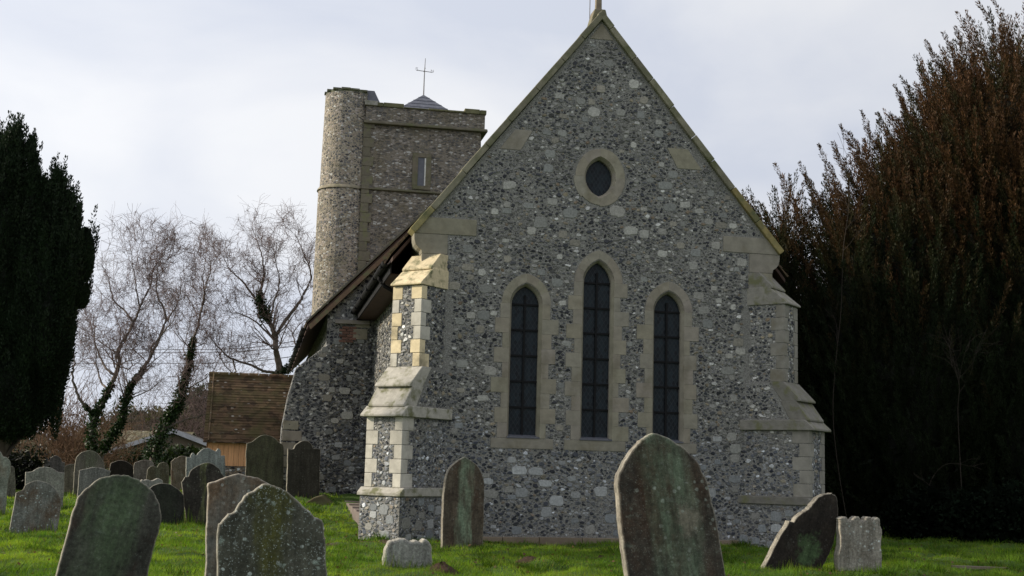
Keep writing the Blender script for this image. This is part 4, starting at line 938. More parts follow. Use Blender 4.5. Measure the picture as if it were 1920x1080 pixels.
headstone('headstone', 'dark headstone with scrolled shoulders and yellow-green moss, before the ornate blue-grey one',
    [(351, 983), (345, 940), (341, 904), (341, 904), (347, 894), (347, 894), (353, 893), (356, 885), (365, 876), (378, 870), (391, 868), (402, 871), (411, 879), (417, 890), (417, 890), (422, 894), (425, 899), (420, 940), (414, 985)], m_grave('stone_n', (0.020, 0.018, 0.015), (0.05, 0.045, 0.038), (0.17, 0.19, 0.08), 0.07, 0.7, 0.35, (0.22, 0.24, 0.2), seed=22.0), foot=(378, 984), turn=6, back=3, **G1)
headstone('headstone', 'plain nearly black round-topped headstone just behind the big dark leaning one',
    [(276, 986), (277, 940), (280, 917), (294, 908), (309, 906), (322, 909), (335, 918), (344, 930), (346, 948), (345, 984)], m_grave('stone_o', (0.013, 0.013, 0.012), (0.030, 0.030, 0.026), (0.03, 0.04, 0.025), 0.25, 0.5, 0.05, seed=23.0), foot=(312, 984), turn=6, **G1)
headstone('headstone', 'low pale kerb-like stone with a scalloped top, behind the nearly black round one',
    [(262, 938), (264, 903), (270, 900), (278, 899), (286, 901), (295, 897), (302, 899), (306, 906), (307, 938)], m_grave('stone_p', (0.15, 0.15, 0.14), (0.25, 0.25, 0.235), None, lichen=0.5, seed=24.0), foot=(286, 942), turn=5, thick=0.25, bev=0.025)
headstone('headstone', 'wide dark mossy headstone with a round head, against the tiled porch roof',
    [(460, 918), (461, 860), (462, 834), (464, 831), (473, 828), (485, 819), (497, 815), (511, 819), (523, 829), (532, 839), (532, 880), (531, 920)], m_grave('stone_q', (0.028, 0.024, 0.016), (0.065, 0.06, 0.04), (0.085, 0.095, 0.05), 0.5, 0.5, 0.1, seed=25.0), Y=33.9, turn=3, thick=0.13)
headstone('headstone', 'dark headstone with a tall round head between square shoulders, against the flint nave wall',
    [(538, 924), (539, 870), (540, 841), (540, 841), (550, 842), (553, 836), (562, 829), (572, 826), (582, 830), (588, 841), (588, 841), (601, 842), (601, 842), (600, 880), (599, 927)], m_grave('stone_r', (0.026, 0.024, 0.019), (0.045, 0.042, 0.034), None, lichen=0.08, seed=26.0), Y=33.4, turn=7.5, thick=0.16)

# foot stone under the pointed brown headstone
fsb = on_ground(868, 1024)
m = MB(); m.prism([(-0.43, -0.1), (0.42, -0.1), (0.41, 0.05), (0.36, 0.10), (-0.37, 0.10), (-0.42, 0.05)], -0.07, 0.2, (0.15, 0.125, 0.085))
fo = m.build('plinth_stone', M_WEATHER, None, bevel=0.015, loc=tuple(fsb)); fo.rotation_euler = (0, 0, math.radians(16)); tag(fo, 'low flared footing stone under the pointed brown headstone', 'plinth stone')
# coped grave slab and mound beside the nave
gsb = on_ground(597, 948)
m = MB(); m.prism([(-0.42, -0.2), (0.40, -0.2), (0.38, 0.05), (0.08, 0.26), (-0.12, 0.20), (-0.40, 0.02)], -0.1, 1.7, (0.10, 0.085, 0.05)); o = m.build('grave_slab', M_COPING, None, bevel=0.03, loc=tuple(gsb)); o.rotation_euler = (0, 0, 0.1)
tag(o, 'low mossy coped grave slab sunk in the shaded grass by the nave wall', 'grave slab')
def mound(px, r, h, label):
    B = on_ground(*px); V = []; F = []; n = 18; R_ = 6; lr = np.random.default_rng(int(px[0]))
    for i in range(R_+1):
        for j in range(n):
            t = i/R_; k = 1+lr.normal(0, 0.07); V.append((r*t*k*math.cos(2*math.pi*j/n)*1.25, r*t*k*math.sin(2*math.pi*j/n), h*math.exp(-(t*1.7)**2)*(1+lr.normal(0, 0.14))-0.02-0.04*(t > 0.95)))
    for i in range(R_):
        for j in range(n): a = i*n+j; b = i*n+(j+1) % n; F.append((a, b, b+n, a+n)[::-1])
    o = mesh_obj('molehill', V, F, np.ones((len(V), 3)), M_SOIL, None, 0, True, tuple(B)); tag(o, label, 'molehill', 'molehills in the grass')
def m_soil():
    n = NT('dug_soil'); n.color(n.mix(n.noise(14, 5, 0.7), (0.028, 0.016, 0.010), (0.085, 0.05, 0.03))); n.bump(n.noise(30, 6, 0.75), 1.0, 0.04); return n.m
M_SOIL = m_soil()
mound((828, 1069), 0.20, 0.12, 'brown molehill beside the small pale three-lobed stone'); mound((994, 1052), 0.22, 0.09, 'brown molehill in the grass under the central gable window')
mound((1128, 1047), 0.15, 0.06, 'flat brown molehill near the tall leaning arch-topped headstone')
pv = MB(); 
for i in range(7): pv.box((AL-0.75, 0.9+i*1.2, 0.03), (AL-0.06, 0.9+i*1.2+1.18, 0.30+0.03*i), np.array((0.20, 0.165, 0.15))*rng.uniform(0.85, 1.1))
o = pv.build('drain_kerb', M_ASHLAR, church, bevel=0.01)
plank = MB(); plank.box((-0.5, -0.06, 0.0), (0.5, 0.06, 0.04), (0.20, 0.16, 0.12)); pb = on_ground(1838, 1070); o = plank.build('plank', M_BOARDS, None, loc=(pb[0], pb[1], pb[2]+0.03)); o.rotation_euler = (0, 0.02, 0.2); tag(o, 'weathered plank lying on the shaded grass beneath the big yew', 'plank')

# ------------------------------------------------------------------ grass
GR = np.random.default_rng(11)
def blades():
    Vs = []; Cs = []
    bands = [(14.5, 19, 2600, 0.055, 0.0075), (19, 24, 1500, 0.06, 0.010), (24, 31, 800, 0.065, 0.014), (31, 44, 260, 0.075, 0.024)]
    for y0, y1, dens, h, w in bands:
        xa, xb = -0.44*y1, 0.44*y1; N = int((xb-xa)*(y1-y0)*dens)
        x = GR.uniform(xa, xb, N); y = GR.uniform(y0, y1, N); k = np.abs(x) < 0.43*y+0.5
        # keep clear of the church and thin out over bare soil
        lx = (x-FO[0])*U_[0]+(y-FO[1])*U_[1]; ld = (x-FO[0])*V_[0]+(y-FO[1])*V_[1]
        k &= ~((lx > -3.72) & (lx < 3.75) & (ld > -0.1)); k &= ~((lx > -6.2) & (lx < 6.2) & (ld > 10)); k &= ~((lx > -4.5) & (lx < -3.6) & (ld > 0.9))
        cl = 0.5+0.5*np.sin(x*2.1+1.7*np.sin(y*1.3))*np.sin(y*2.4+1.1*np.sin(x*1.9+1)); cl2 = 0.5+0.5*np.sin(x*6.3+2*np.sin(y*4.1))*np.sin(y*7.1+1.6*np.sin(x*5.2))
        k &= GR.random(N) < (0.55+0.45*cl)*(1-0.93*np.clip(bare(x, y)*1.6+0.5*(cl2-0.5)*(bare(x, y) > 0.1), 0, 1))
        x, y, cl, cl2 = x[k], y[k], cl[k], cl2[k]; n = len(x); z = gz(x, y)
        tuft = np.clip(np.sin(x*3.7+2.3*np.sin(y*2.9+1))*np.sin(y*4.9+1.9*np.sin(x*3.1))-0.45, 0, 1)*1.8; hh = h*GR.uniform(0.45, 1.25, n)*(0.42+0.75*cl*cl2+0.45*cl2+tuft); a = GR.uniform(0, 2*math.pi, n); ln = GR.normal(0, 0.45, (n, 2))*hh[:, None]
        for (B, X, x0_, x1_) in STONES:
            rx_, ry_ = x-B[0], y-B[1]; tt = np.clip(rx_*X[0]+ry_*X[1], x0_, x1_); dd = np.hypot(rx_-tt*X[0], ry_-tt*X[1]); hh = hh*(1+1.5*np.exp(-(dd/0.16)**2))
        ln = ln*(hh/np.maximum(hh, 1e-6))[:, None]
        dx, dy = np.cos(a)*w*0.5, np.sin(a)*w*0.5
        P0 = np.stack([x-dx, y-dy, z-0.005], 1); P1 = np.stack([x+dx, y+dy, z-0.005], 1); P2 = np.stack([x+ln[:, 0], y+ln[:, 1], z+hh], 1)
        Vs.append(np.stack([P0, P1, P2], 1).reshape(-1, 3))
        t = GR.random(n); dry = (GR.random(n) < 0.06+0.12*(1-cl))
        cw = np.clip(0.5+0.5*np.sin(x*0.9+1.3*np.sin(y*0.7+2))*np.sin(y*1.1+np.sin(x*0.6))+GR.normal(0, 0.15, n), 0, 1)[:, None]; c = (np.stack([0.036+0.04*t, 0.095+0.055*t, 0.011+0.010*t], 1)*(1-cw)+np.stack([0.125+0.07*t, 0.200+0.08*t, 0.018+0.016*t], 1)*cw)*(0.72+0.85*cl2)[:, None]; c[dry] = np.array([0.19, 0.165, 0.065])*GR.uniform(0.6, 1.2, (dry.sum(), 1))  # yellowish and mossy turf, contrast widened to paint in sunlit and shaded patches
        Cs.append(np.repeat(c, 3, 0))
    # rank tufts
    nt = 620; cy = GR.uniform(15, 33, nt); cx = GR.uniform(-0.42, 0.42, nt)*cy; ux = (cx-FO[0])*U_[0]+(cy-FO[1])*U_[1]; ud = (cx-FO[0])*V_[0]+(cy-FO[1])*V_[1]
    kk = ~((ux > -4.6) & (ux < 4.6) & (ud > -0.25)); cx, cy = cx[kk], cy[kk]
    for a_, b_ in zip(cx, cy):
        m_ = 90; rr = GR.uniform(0.06, 0.17); x = a_+GR.normal(0, rr, m_); y = b_+GR.normal(0, rr, m_); z = gz(x, y); hh = GR.uniform(0.06, 0.15)*GR.uniform(0.5, 1.2, m_); ang = GR.uniform(0, 6.28, m_); w = 0.009+0.0003*b_
        dx, dy = np.cos(ang)*w*0.5, np.sin(ang)*w*0.5; lx2 = (x-a_)*0.6+GR.normal(0, 0.4, m_)*hh; ly2 = (y-b_)*0.6+GR.normal(0, 0.4, m_)*hh
        Vs.append(np.stack([np.stack([x-dx, y-dy, z-0.01], 1), np.stack([x+dx, y+dy, z-0.01], 1), np.stack([x+lx2, y+ly2, z+hh], 1)], 1).reshape(-1, 3))
        Cs.append(np.repeat(np.array([0.085, 0.165, 0.018])*GR.uniform(0.45, 1.15)*GR.uniform(0.7, 1.3, (m_, 1)), 3, 0))
    V = np.concatenate(Vs); C = np.concatenate(Cs); return V, np.arange(len(V)).reshape(-1, 3), C
gV, gF, gC = blades()
grass = mesh_obj('grass', gV, gF, gC, m_leaf('grass_blade', 0.45, (1.5, 1.45, 0.5), 0.55)); tag(grass, 'short tussocky green churchyard grass', 'grass', kind='stuff')
# longer tufts left by the mower round the stones and along the wall
#STONES_END
# ------------------------------------------------------------------ foliage builders
def leaf_quads(P, D, L, W, rng_, bend=0.0):
    """one long four-cornered leaf at each point"""
    n = len(P); D = D/(np.linalg.norm(D, axis=1)[:, None]+1e-9); R_ = rng_.normal(0, 1, (n, 3)); S = np.cross(D, R_); S /= np.linalg.norm(S, axis=1)[:, None]+1e-9
    L = np.broadcast_to(L, n)[:, None]; W = np.broadcast_to(W, n)[:, None]
    return np.stack([P, P+D*L*0.45+S*W*0.5, P+D*L, P+D*L*0.45-S*W*0.5], 1).reshape(-1, 3)
def quads_of(V): return np.arange(len(V)).reshape(-1, 4)
def tube_np(lines, k=4):
    """many thin tapering tubes as one vertex and quad array; lines: (points, radii)"""
    Vs = []; Fs = []; b = 0; an = np.arange(k)/k*2*math.pi; ca, sa = np.cos(an), np.sin(an)
    for pts, r in lines:
        pts = np.asarray(pts, float); n = len(pts); r = np.asarray(r, float)
        T = np.gradient(pts, axis=0); T /= np.linalg.norm(T, axis=1)[:, None]+1e-9
        ref = np.where(np.abs(T[:, 2:3]) < 0.9, np.array([[0, 0, 1.0]]), np.array([[1.0, 0, 0]]))
        A = np.cross(T, ref); A /= np.linalg.norm(A, axis=1)[:, None]+1e-9; B = np.cross(T, A)
        V = pts[:, None, :]+r[:, None, None]*(A[:, None, :]*ca[None, :, None]+B[:, None, :]*sa[None, :, None])
        Vs.append(V.reshape(-1, 3)); i = np.arange((n-1)*k).reshape(n-1, k); j = np.roll(i, -1, 1)
        Fs.append(np.stack([i, j, j+k, i+k], -1).reshape(-1, 4)+b); b += n*k
    return np.concatenate(Vs), np.concatenate(Fs)

# ------------------------------------------------------------------ the dark upright yew
YR = np.random.default_rng(21)
M_YEW = m_leaf('yew_needles', 0.12, (1.0, 1.2, 0.5), 0.6)
M_BARK = m_plain('grey_bark', (0.10, 0.085, 0.07), 0.95, 0.1, 6, 0.4, bump=0.6)
def ellip_pts(c, r, n, rg, jit=0.05, low=0.0):
    d = rg.normal(0, 1, (n, 3)); d /= np.linalg.norm(d, axis=1)[:, None]
    k = 1+rg.normal(0, jit, n)
    return np.asarray(c)+d*np.asarray(r)*k[:, None], d/np.asarray(r)
def heart(c, r_, rg, k=26, m=16, amp=0.10):
    u, w = np.meshgrid(np.linspace(0, 2*math.pi, k+1), np.linspace(0.02, math.pi-0.02, m)); d = np.stack([np.sin(w)*np.cos(u), np.sin(w)*np.sin(u), np.cos(w)], -1)
    a = rg.uniform(0, 6, 3); f = 1+amp*np.sin(d[..., 0]*4+a[0])*np.sin(d[..., 2]*7+a[1])+amp*0.6*np.sin(d[..., 1]*9+d[..., 2]*11+a[2])
    V = (np.asarray(c)+d*np.asarray(r_)*f[..., None]).reshape(-1, 3); i = np.arange((k+1)*m).reshape(m, k+1)
    return V, np.stack([i[:-1, :-1].ravel(), i[1:, :-1].ravel(), i[1:, 1:].ravel(), i[:-1, 1:].ravel()], 1)
def with_hearts(V, C, hearts, col):
    F = [quads_of(V)]; b = len(V); Vs = [V]; Cs = [C]
    for hv_, hf_ in hearts: Vs.append(hv_); F.append(hf_+b); b += len(hv_); Cs.append(np.tile(col, (len(hv_), 1)))
    return np.concatenate(Vs), np.concatenate(F), np.concatenate(Cs)
HL = []; HR = []
yB = np.array([-15.9, 40.0, 0.0]); yB[2] = float(gz(yB[0], yB[1]))
cols = [(-60, 560, 80, 350), (-20, 530, 45, 322), (4, 500, 24, 288), (24, 505, 20, 292), (47, 520, 17, 290), (61, 540, 14, 272), (76, 560, 30, 275), (100, 560, 26, 262), (104, 570, 17, 262), (121, 575, 18, 250), (133, 560, 15, 200), (142, 500, 18, 96), (158, 476, 15, 66), (150, 552, 15, 34), (66, 650, 66, 165), (28, 745, 62, 98), (92, 610, 48, 165), (-40, 760, 90, 110), (14, 470, 40, 230), (118, 640, 22, 120)]
P_ = []; D_ = []; C_ = []; L_ = []
for (px, py, rx, rz) in cols:
    px -= 9 if px > 60 else 5; rz -= 8
    c = at(px, py, 40.0); sc = 40.0/FPX; r_ = (rx*sc, max(rx*sc*1.3, 0.5), rz*sc); c[1] += YR.normal(0, 0.25)
    ar = rx*rz; n = int(4200+ar*2.7)
    p, nn = ellip_pts(c, r_, n, YR, 0.045)
    HL.append(heart(c, np.array(r_)*0.78, YR))
    lump = 0.5+0.5*np.sin(p[:, 0]*5.1+1.3*np.sin(p[:, 2]*0.9))*np.sin(p[:, 2]*2.1+p[:, 1]*2+1.7*np.sin(p[:, 0]*3))
    p = c+(p-c)*(0.80+0.17*lump)[:, None]
    nn /= np.linalg.norm(nn, axis=1)[:, None]; d = nn*0.55+np.array([0, 0, 0.9])+YR.normal(0, 0.3, (n, 3))
    P_.append(p); D_.append(d); L_.append(YR.uniform(0.05, 0.13, n)); C_.append((np.array([0.012, 0.022, 0.010])*(0.6+0.8*lump)[:, None])*YR.uniform(0.7, 1.3, (n, 1)))
    for k_ in range(int(8+rz*0.16)):
        a_ = YR.uniform(0, 2*math.pi); zz = YR.uniform(-0.35, 0.97); rr_ = math.sqrt(max(0, 1-zz*zz))*0.93; q0 = c+np.array([r_[0]*rr_*math.cos(a_), r_[1]*rr_*math.sin(a_), r_[2]*zz*0.96]); hl = YR.uniform(0.35, 0.95); m_ = 70
        s_ = YR.random(m_); an = YR.uniform(0, 6.28, m_); w_ = 0.15*(1-s_)**0.7*YR.random(m_)
        P_.append(q0+np.stack([w_*np.cos(an)+s_*hl*0.15*math.cos(a_), w_*np.sin(an), s_*hl], 1)); D_.append(np.stack([np.cos(an)*0.5, np.sin(an)*0.5, np.ones(m_)], 1)); L_.append(YR.uniform(0.06, 0.13, m_)); C_.append(np.array([0.014, 0.024, 0.011])*YR.uniform(0.6, 1.5, (m_, 1)))
P_ = np.concatenate(P_); D_ = np.concatenate(D_); L_ = np.concatenate(L_); C_ = np.concatenate(C_)
t = tag(empty('yew_tree', tuple(yB)), 'tall dense blackish upright yew at the edge of the churchyard, clipped to flutes', 'tree')
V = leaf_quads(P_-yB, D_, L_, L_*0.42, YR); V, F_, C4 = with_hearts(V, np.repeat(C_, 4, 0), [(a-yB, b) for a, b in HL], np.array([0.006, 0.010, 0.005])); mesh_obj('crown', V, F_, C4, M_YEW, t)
tv, tf = tube_np([([(0, 0, -0.3), (0.05, 0, 1.2), (0.1, 0, 4.0)], [0.42, 0.34, 0.2])]+[([(0, 0, 0.5), (dx_*0.5, 0.1, 2), (dx_, 0.2, 5)], [0.2, 0.15, 0.08]) for dx_ in (-1.4, 0.9, 1.7)], 10); mesh_obj('trunk', tv, tf, None, M_BARK, t, smooth=True)

# ------------------------------------------------------------------ the great yew by the gable, rusty with flowers; the tint also paints its sunlit top
RR = np.random.default_rng(33)
big = at(1905, 1000, 36.0); big[2] = float(gz(big[0], big[1]))
blobs = [(1925, 500, 265, 455, 36, 3.4), (1800, 440, 110, 260, 36, 2.4), (1695, 580, 120, 275, 35.7, 2.2), (1590, 710, 80, 320, 35.5, 1.9), (1740, 800, 200, 250, 34.6, 2.1), (1470, 640, 26, 250, 36.0, 0.8), (1960, 820, 260, 260, 34.4, 2.3), (1620, 870, 125, 160, 35.0, 1.5), (1515, 800, 50, 260, 35.8, 1.2)]
lines = []; P_ = []; D_ = []; L_ = []; C_ = []
for bi, (px, py, rx, rz, Y, ry) in enumerate(blobs):
    c = at(px, py, Y); sc = Y/FPX; r_ = np.array([rx*sc, ry, rz*sc]); ar = rx*rz*sc*sc
    HR.append(heart(c, r_*np.array([0.74, 0.6, 0.76]), RR, 40, 30, 0.16)); ns = int(260+ar*125); p, nn = ellip_pts(c, r_*0.92, ns, RR, 0.0); p = c+(p-c)*(1-0.26*RR.random(ns)**1.5)[:, None]; nn /= np.linalg.norm(nn, axis=1)[:, None]
    lmp = np.sin(p[:, 0]*2.3+1.4*np.sin(p[:, 2]*1.1+bi))*np.sin(p[:, 2]*1.9+1.2*np.sin(p[:, 1]*1.7)+p[:, 0]*0.7); p = c+(p-c)*(0.93+0.09*lmp)[:, None]; nlead = int(8+ar*3.0); lead = np.arange(ns) < nlead
    k = (p[:, 1] < c[1]+ry*0.75) & (p[:, 2] > 0.1); p, nn, lead = p[k], nn[k], lead[k]
    for q, d, ld in zip(p, nn, lead):
        d = d*0.62+np.array([0, 0, 0.85])+RR.normal(0, 0.2, 3)+np.array([-0.16, -0.08, 0]); d /= np.linalg.norm(d); ln = RR.uniform(0.5, 1.5)*(1.15 if q[2] > 5 else 0.8)
        ln = RR.uniform(1.2, 2.1) if ld else ln; m_ = int((190 if ld else 130)*ln)+14; s_ = RR.random(m_)**0.85; ax_ = np.cross(d, RR.normal(0, 1, 3)); ax_ /= np.linalg.norm(ax_)
        w_ = (0.095*(1-s_)**0.6*ln+0.022)*(1+(0.5*np.sin(s_*ln*15) if ld else 0)); ang = RR.uniform(0, 2*math.pi, m_); b2 = np.cross(d, ax_)
        off = (ax_[None]*np.cos(ang)[:, None]+b2[None]*np.sin(ang)[:, None])
        bend = np.array([0, 0, 0.22*ln])*(s_**2)[:, None]
        pt = q+d*(s_*ln)[:, None]+off*(w_*RR.random(m_))[:, None]+bend
        P_.append(pt); D_.append((d+np.array([0, 0, 0.15]))[None]*1.3+off*0.62+RR.normal(0, 0.13, (m_, 3))); L_.append(RR.uniform(0.06, 0.115, m_))
        rust_sunlit = np.clip((q[2]-5.0)/3.6+RR.normal(0, 0.35), 0, 1)*np.clip(0.35+0.9*s_, 0, 1)  # flower brown; the fade with height paints in the sunlit line
        col = (1-rust_sunlit[:, None])*np.array([0.016, 0.024, 0.010])+rust_sunlit[:, None]*(np.array([0.085, 0.043, 0.020]) if RR.random() < 0.72 else np.array([0.040, 0.036, 0.016]))*(0.7+0.5*RR.random())
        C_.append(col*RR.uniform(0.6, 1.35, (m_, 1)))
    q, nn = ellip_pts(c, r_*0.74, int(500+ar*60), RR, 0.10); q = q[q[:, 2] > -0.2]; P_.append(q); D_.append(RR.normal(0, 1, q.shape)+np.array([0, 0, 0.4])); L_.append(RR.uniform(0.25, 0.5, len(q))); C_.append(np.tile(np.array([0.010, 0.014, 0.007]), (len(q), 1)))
for tx_, ty_ in ((1452, 306), (1497, 304), (1512, 322), (1534, 270), (1552, 300), (1578, 226), (1592, 244), (1612, 205), (1622, 236), (1646, 203), (1660, 232), (1672, 156), (1690, 190), (1700, 150), (1728, 74), (1744, 84), (1762, 112), (1783, 50), (1806, 34), (1834, 2), (1858, -12), (1770, 60), (1640, 262), (1560, 262), (1720, 118)):
    for rep in range(2):
        Yq = 35.6+RR.normal(0, 0.5); tip = at(tx_+RR.normal(0, 3)+rep*26, ty_+abs(RR.normal(0, 3))+rep*60, Yq); bs = at(tx_+RR.uniform(55, 95)+rep*26, ty_+RR.uniform(125, 185)+rep*60, Yq+0.3); m_ = 900
        s_ = RR.random(m_)**0.8; clus = 0.6+0.4*np.sin(s_*38+RR.uniform(0, 6)); rad = (0.24*(1-s_)**0.75+0.035)*clus; d = (tip-bs)/np.linalg.norm(tip-bs); sag = np.sin(s_*math.pi)[:, None]*np.array([0.05, 0, -0.14])
        off = RR.normal(0, 1, (m_, 3)); off -= (off@d)[:, None]*d; off /= np.linalg.norm(off, axis=1)[:, None]
        P_.append(bs+(tip-bs)*s_[:, None]+sag+off*(rad*RR.random(m_)**0.6)[:, None]); D_.append(d*1.0+off*0.8+RR.normal(0, 0.15, (m_, 3))); L_.append(RR.uniform(0.06, 0.115, m_)*(1.15-0.4*s_))
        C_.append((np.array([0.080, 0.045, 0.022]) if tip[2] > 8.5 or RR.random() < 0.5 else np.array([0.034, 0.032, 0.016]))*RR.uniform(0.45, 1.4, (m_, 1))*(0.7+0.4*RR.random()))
P_ = np.concatenate(P_); D_ = np.concatenate(D_); L_ = np.concatenate(L_); C_ = np.concatenate(C_)
t = tag(empty('yew_tree', tuple(big)), 'huge spreading yew beside the gable, rusty brown feathery sprays above a black underside', 'tree')
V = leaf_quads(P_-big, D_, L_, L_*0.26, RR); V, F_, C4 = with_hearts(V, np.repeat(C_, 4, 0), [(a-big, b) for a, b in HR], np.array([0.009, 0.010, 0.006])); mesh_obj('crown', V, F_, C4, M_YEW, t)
lines = [([(0, 0, -0.3), (0, 0, 1.5), (0.1, 0, 5), (0, 0, 11)], [0.75, 0.62, 0.4, 0.1])]
for i in range(9):
    a = RR.uniform(0, 2*math.pi); h = RR.uniform(1, 7); e = np.array([math.cos(a)*3.6, math.sin(a)*2.5, h+3.2]); lines.append(([(0, 0, h), e*np.array([.5, .5, 1])-np.array([0, 0, 1.4]), e], [0.22, 0.14, 0.05]))
tv, tf = tube_np(lines, 10); mesh_obj('trunk', tv, tf, None, M_BARK, t, smooth=True)
# bare pale stems in front of it
def grow(p, d, ln, r0, rg, depth, out, up=0.0, droop=0.0, kink=0.16, kids=(2, 5), seg=6):
    pts = [np.array(p, float)]; d = np.array(d, float)/np.linalg.norm(d)
    for i in range(seg):
        d = d+rg.normal(0, kink, 3)+np.array([0, 0, up-droop*(i/seg)]); d /= np.linalg.norm(d); pts.append(pts[-1]+d*ln/seg)
    pts = np.array(pts); rad = r0*np.linspace(1, 0.35, seg+1); out.append((pts, np.maximum(rad, 0.004)))
    if depth > 0:
        for _ in range(int(rg.integers(*kids))):
            i = int(rg.integers(1, seg+1)); dd = (pts[i]-pts[i-1]); dd /= np.linalg.norm(dd); dd = dd+rg.normal(0, 0.62, 3); grow(pts[i], dd, ln*rg.uniform(0.4, 0.7), rad[i]*0.6, rg, depth-1, out, up, droop, kink, kids, max(3, seg-1))
M_STEM = m_plain('pale_dead_stem', (0.040, 0.033, 0.027), 0.9, 0.1, 10, 0.3, bump=0)
def bare_stem(label, path, Y, r, seed, extra=5, ln=1.0):
    rg = np.random.default_rng(seed); pts = np.array([at(x, y, Y) for x, y in path]); B = pts[0].copy()
    if B[2] < 1.6: B[2] = float(gz(B[0], B[1])); pts[0] = B
    out = [(np.array(crom(pts)), None)]; L0 = out[0][0]; out[0] = (L0, np.linspace(r, r*0.3, len(L0)))
    for i in range(extra):
        k = int(rg.integers(len(L0)//3, len(L0))); d = L0[k]-L0[k-1]; d /= np.linalg.norm(d); grow(L0[k], d+rg.normal(0, 0.5, 3), ln*rg.uniform(0.5, 1.0), r*0.5, rg, 1, out, 0.02)
    v, f = tube_np(out, 5); o = mesh_obj('bare_sapling', v-B, f, None, M_STEM, None, 0, False, tuple(B)); tag(o, label, 'sapling', 'bare saplings before the big yew')
bare_stem('tall thin bare sapling close by the gable buttress, before the big yew', [(1590, 975), (1572, 880), (1562, 780), (1566, 690), (1577, 580), (1581, 470), (1592, 380), (1583, 310)], 33.2, 0.016, 4, 7, 1.3)
bare_stem('forked bare branch showing pale against the black lower yew', [(1806, 950), (1800, 860), (1796, 770), (1798, 720), (1780, 680), (1740, 662)], 31.5, 0.013, 6, 7, 1.4)
bare_stem('arching bare bramble cane low under the big yew', [(1736, 985), (1738, 930), (1752, 890), (1776, 870), (1810, 872)], 30.8, 0.010, 8, 3, 0.6)

# ------------------------------------------------------------------ low evergreen bushes
def bush(label, px, py, rx, rz, Y, ry, colr, seed, n, lsz=(0.06, 0.14), name='bush', cat='bush', group=None, jit=0.16, mat=None):
    rg = np.random.default_rng(seed); c = at(px, py, Y); sc = Y/FPX; B = np.array([c[0], c[1], float(gz(c[0], c[1]))]); r_ = np.array([rx*sc, ry, rz*sc])
    p, nn = ellip_pts(c, r_, n, rg, jit); lump = 0.5+0.5*np.sin(p[:, 0]*4+2*np.sin(p[:, 2]*3))*np.sin(p[:, 2]*4.3+p[:, 0]*1.3); p = c+(p-c)*(0.8+0.3*lump)[:, None]; p = p[p[:, 2] > B[2]-0.1]
    q, _ = ellip_pts(c, r_*0.72, n//3, rg, 0.18); q = q[q[:, 2] > B[2]-0.1]
    D = np.concatenate([rg.normal(0, 1, p.shape)+np.array([0, -0.2, 0.4]), rg.normal(0, 1, q.shape)]); L = np.concatenate([rg.uniform(*lsz, len(p)), rg.uniform(lsz[1], lsz[1]*2.6, len(q))])
    C = np.concatenate([np.array(colr)*rg.uniform(0.5, 1.5, (len(p), 1)), np.tile(np.array(colr)*0.6, (len(q), 1))]); P = np.concatenate([p, q])
    V = leaf_quads(P-B, D, L, L*0.55, rg); t = tag(empty(name, tuple(B)), label, cat, group)
    mesh_obj('foliage', V, quads_of(V), np.repeat(C, 4, 0), mat or M_BUSH, t)
    out = []
    for i in range(7): grow((rg.normal(0, r_[0]*0.2), rg.normal(0, 0.2), -0.1), (rg.normal(0, 0.5), rg.normal(0, 0.3), 1), max(0.5, (c[2]-B[2])+r_[2]*0.5), 0.03, rg, 1, out)
    v, f = tube_np(out, 4); mesh_obj('stem', v, f, None, M_STEM, t)
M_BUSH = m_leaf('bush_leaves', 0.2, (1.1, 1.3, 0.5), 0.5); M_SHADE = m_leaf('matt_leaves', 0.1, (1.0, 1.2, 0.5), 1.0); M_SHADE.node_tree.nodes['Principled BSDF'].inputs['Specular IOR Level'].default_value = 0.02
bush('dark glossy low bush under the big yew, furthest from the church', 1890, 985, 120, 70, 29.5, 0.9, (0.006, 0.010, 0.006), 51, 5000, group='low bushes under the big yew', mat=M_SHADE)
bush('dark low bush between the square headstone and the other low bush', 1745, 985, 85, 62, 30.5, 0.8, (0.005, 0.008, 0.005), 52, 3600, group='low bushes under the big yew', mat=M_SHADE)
bush('black clipped hedge end under the upright yew', 20, 905, 68, 62, 43, 1.2, (0.010, 0.014, 0.008), 53, 5200, name='hedge', cat='hedge')
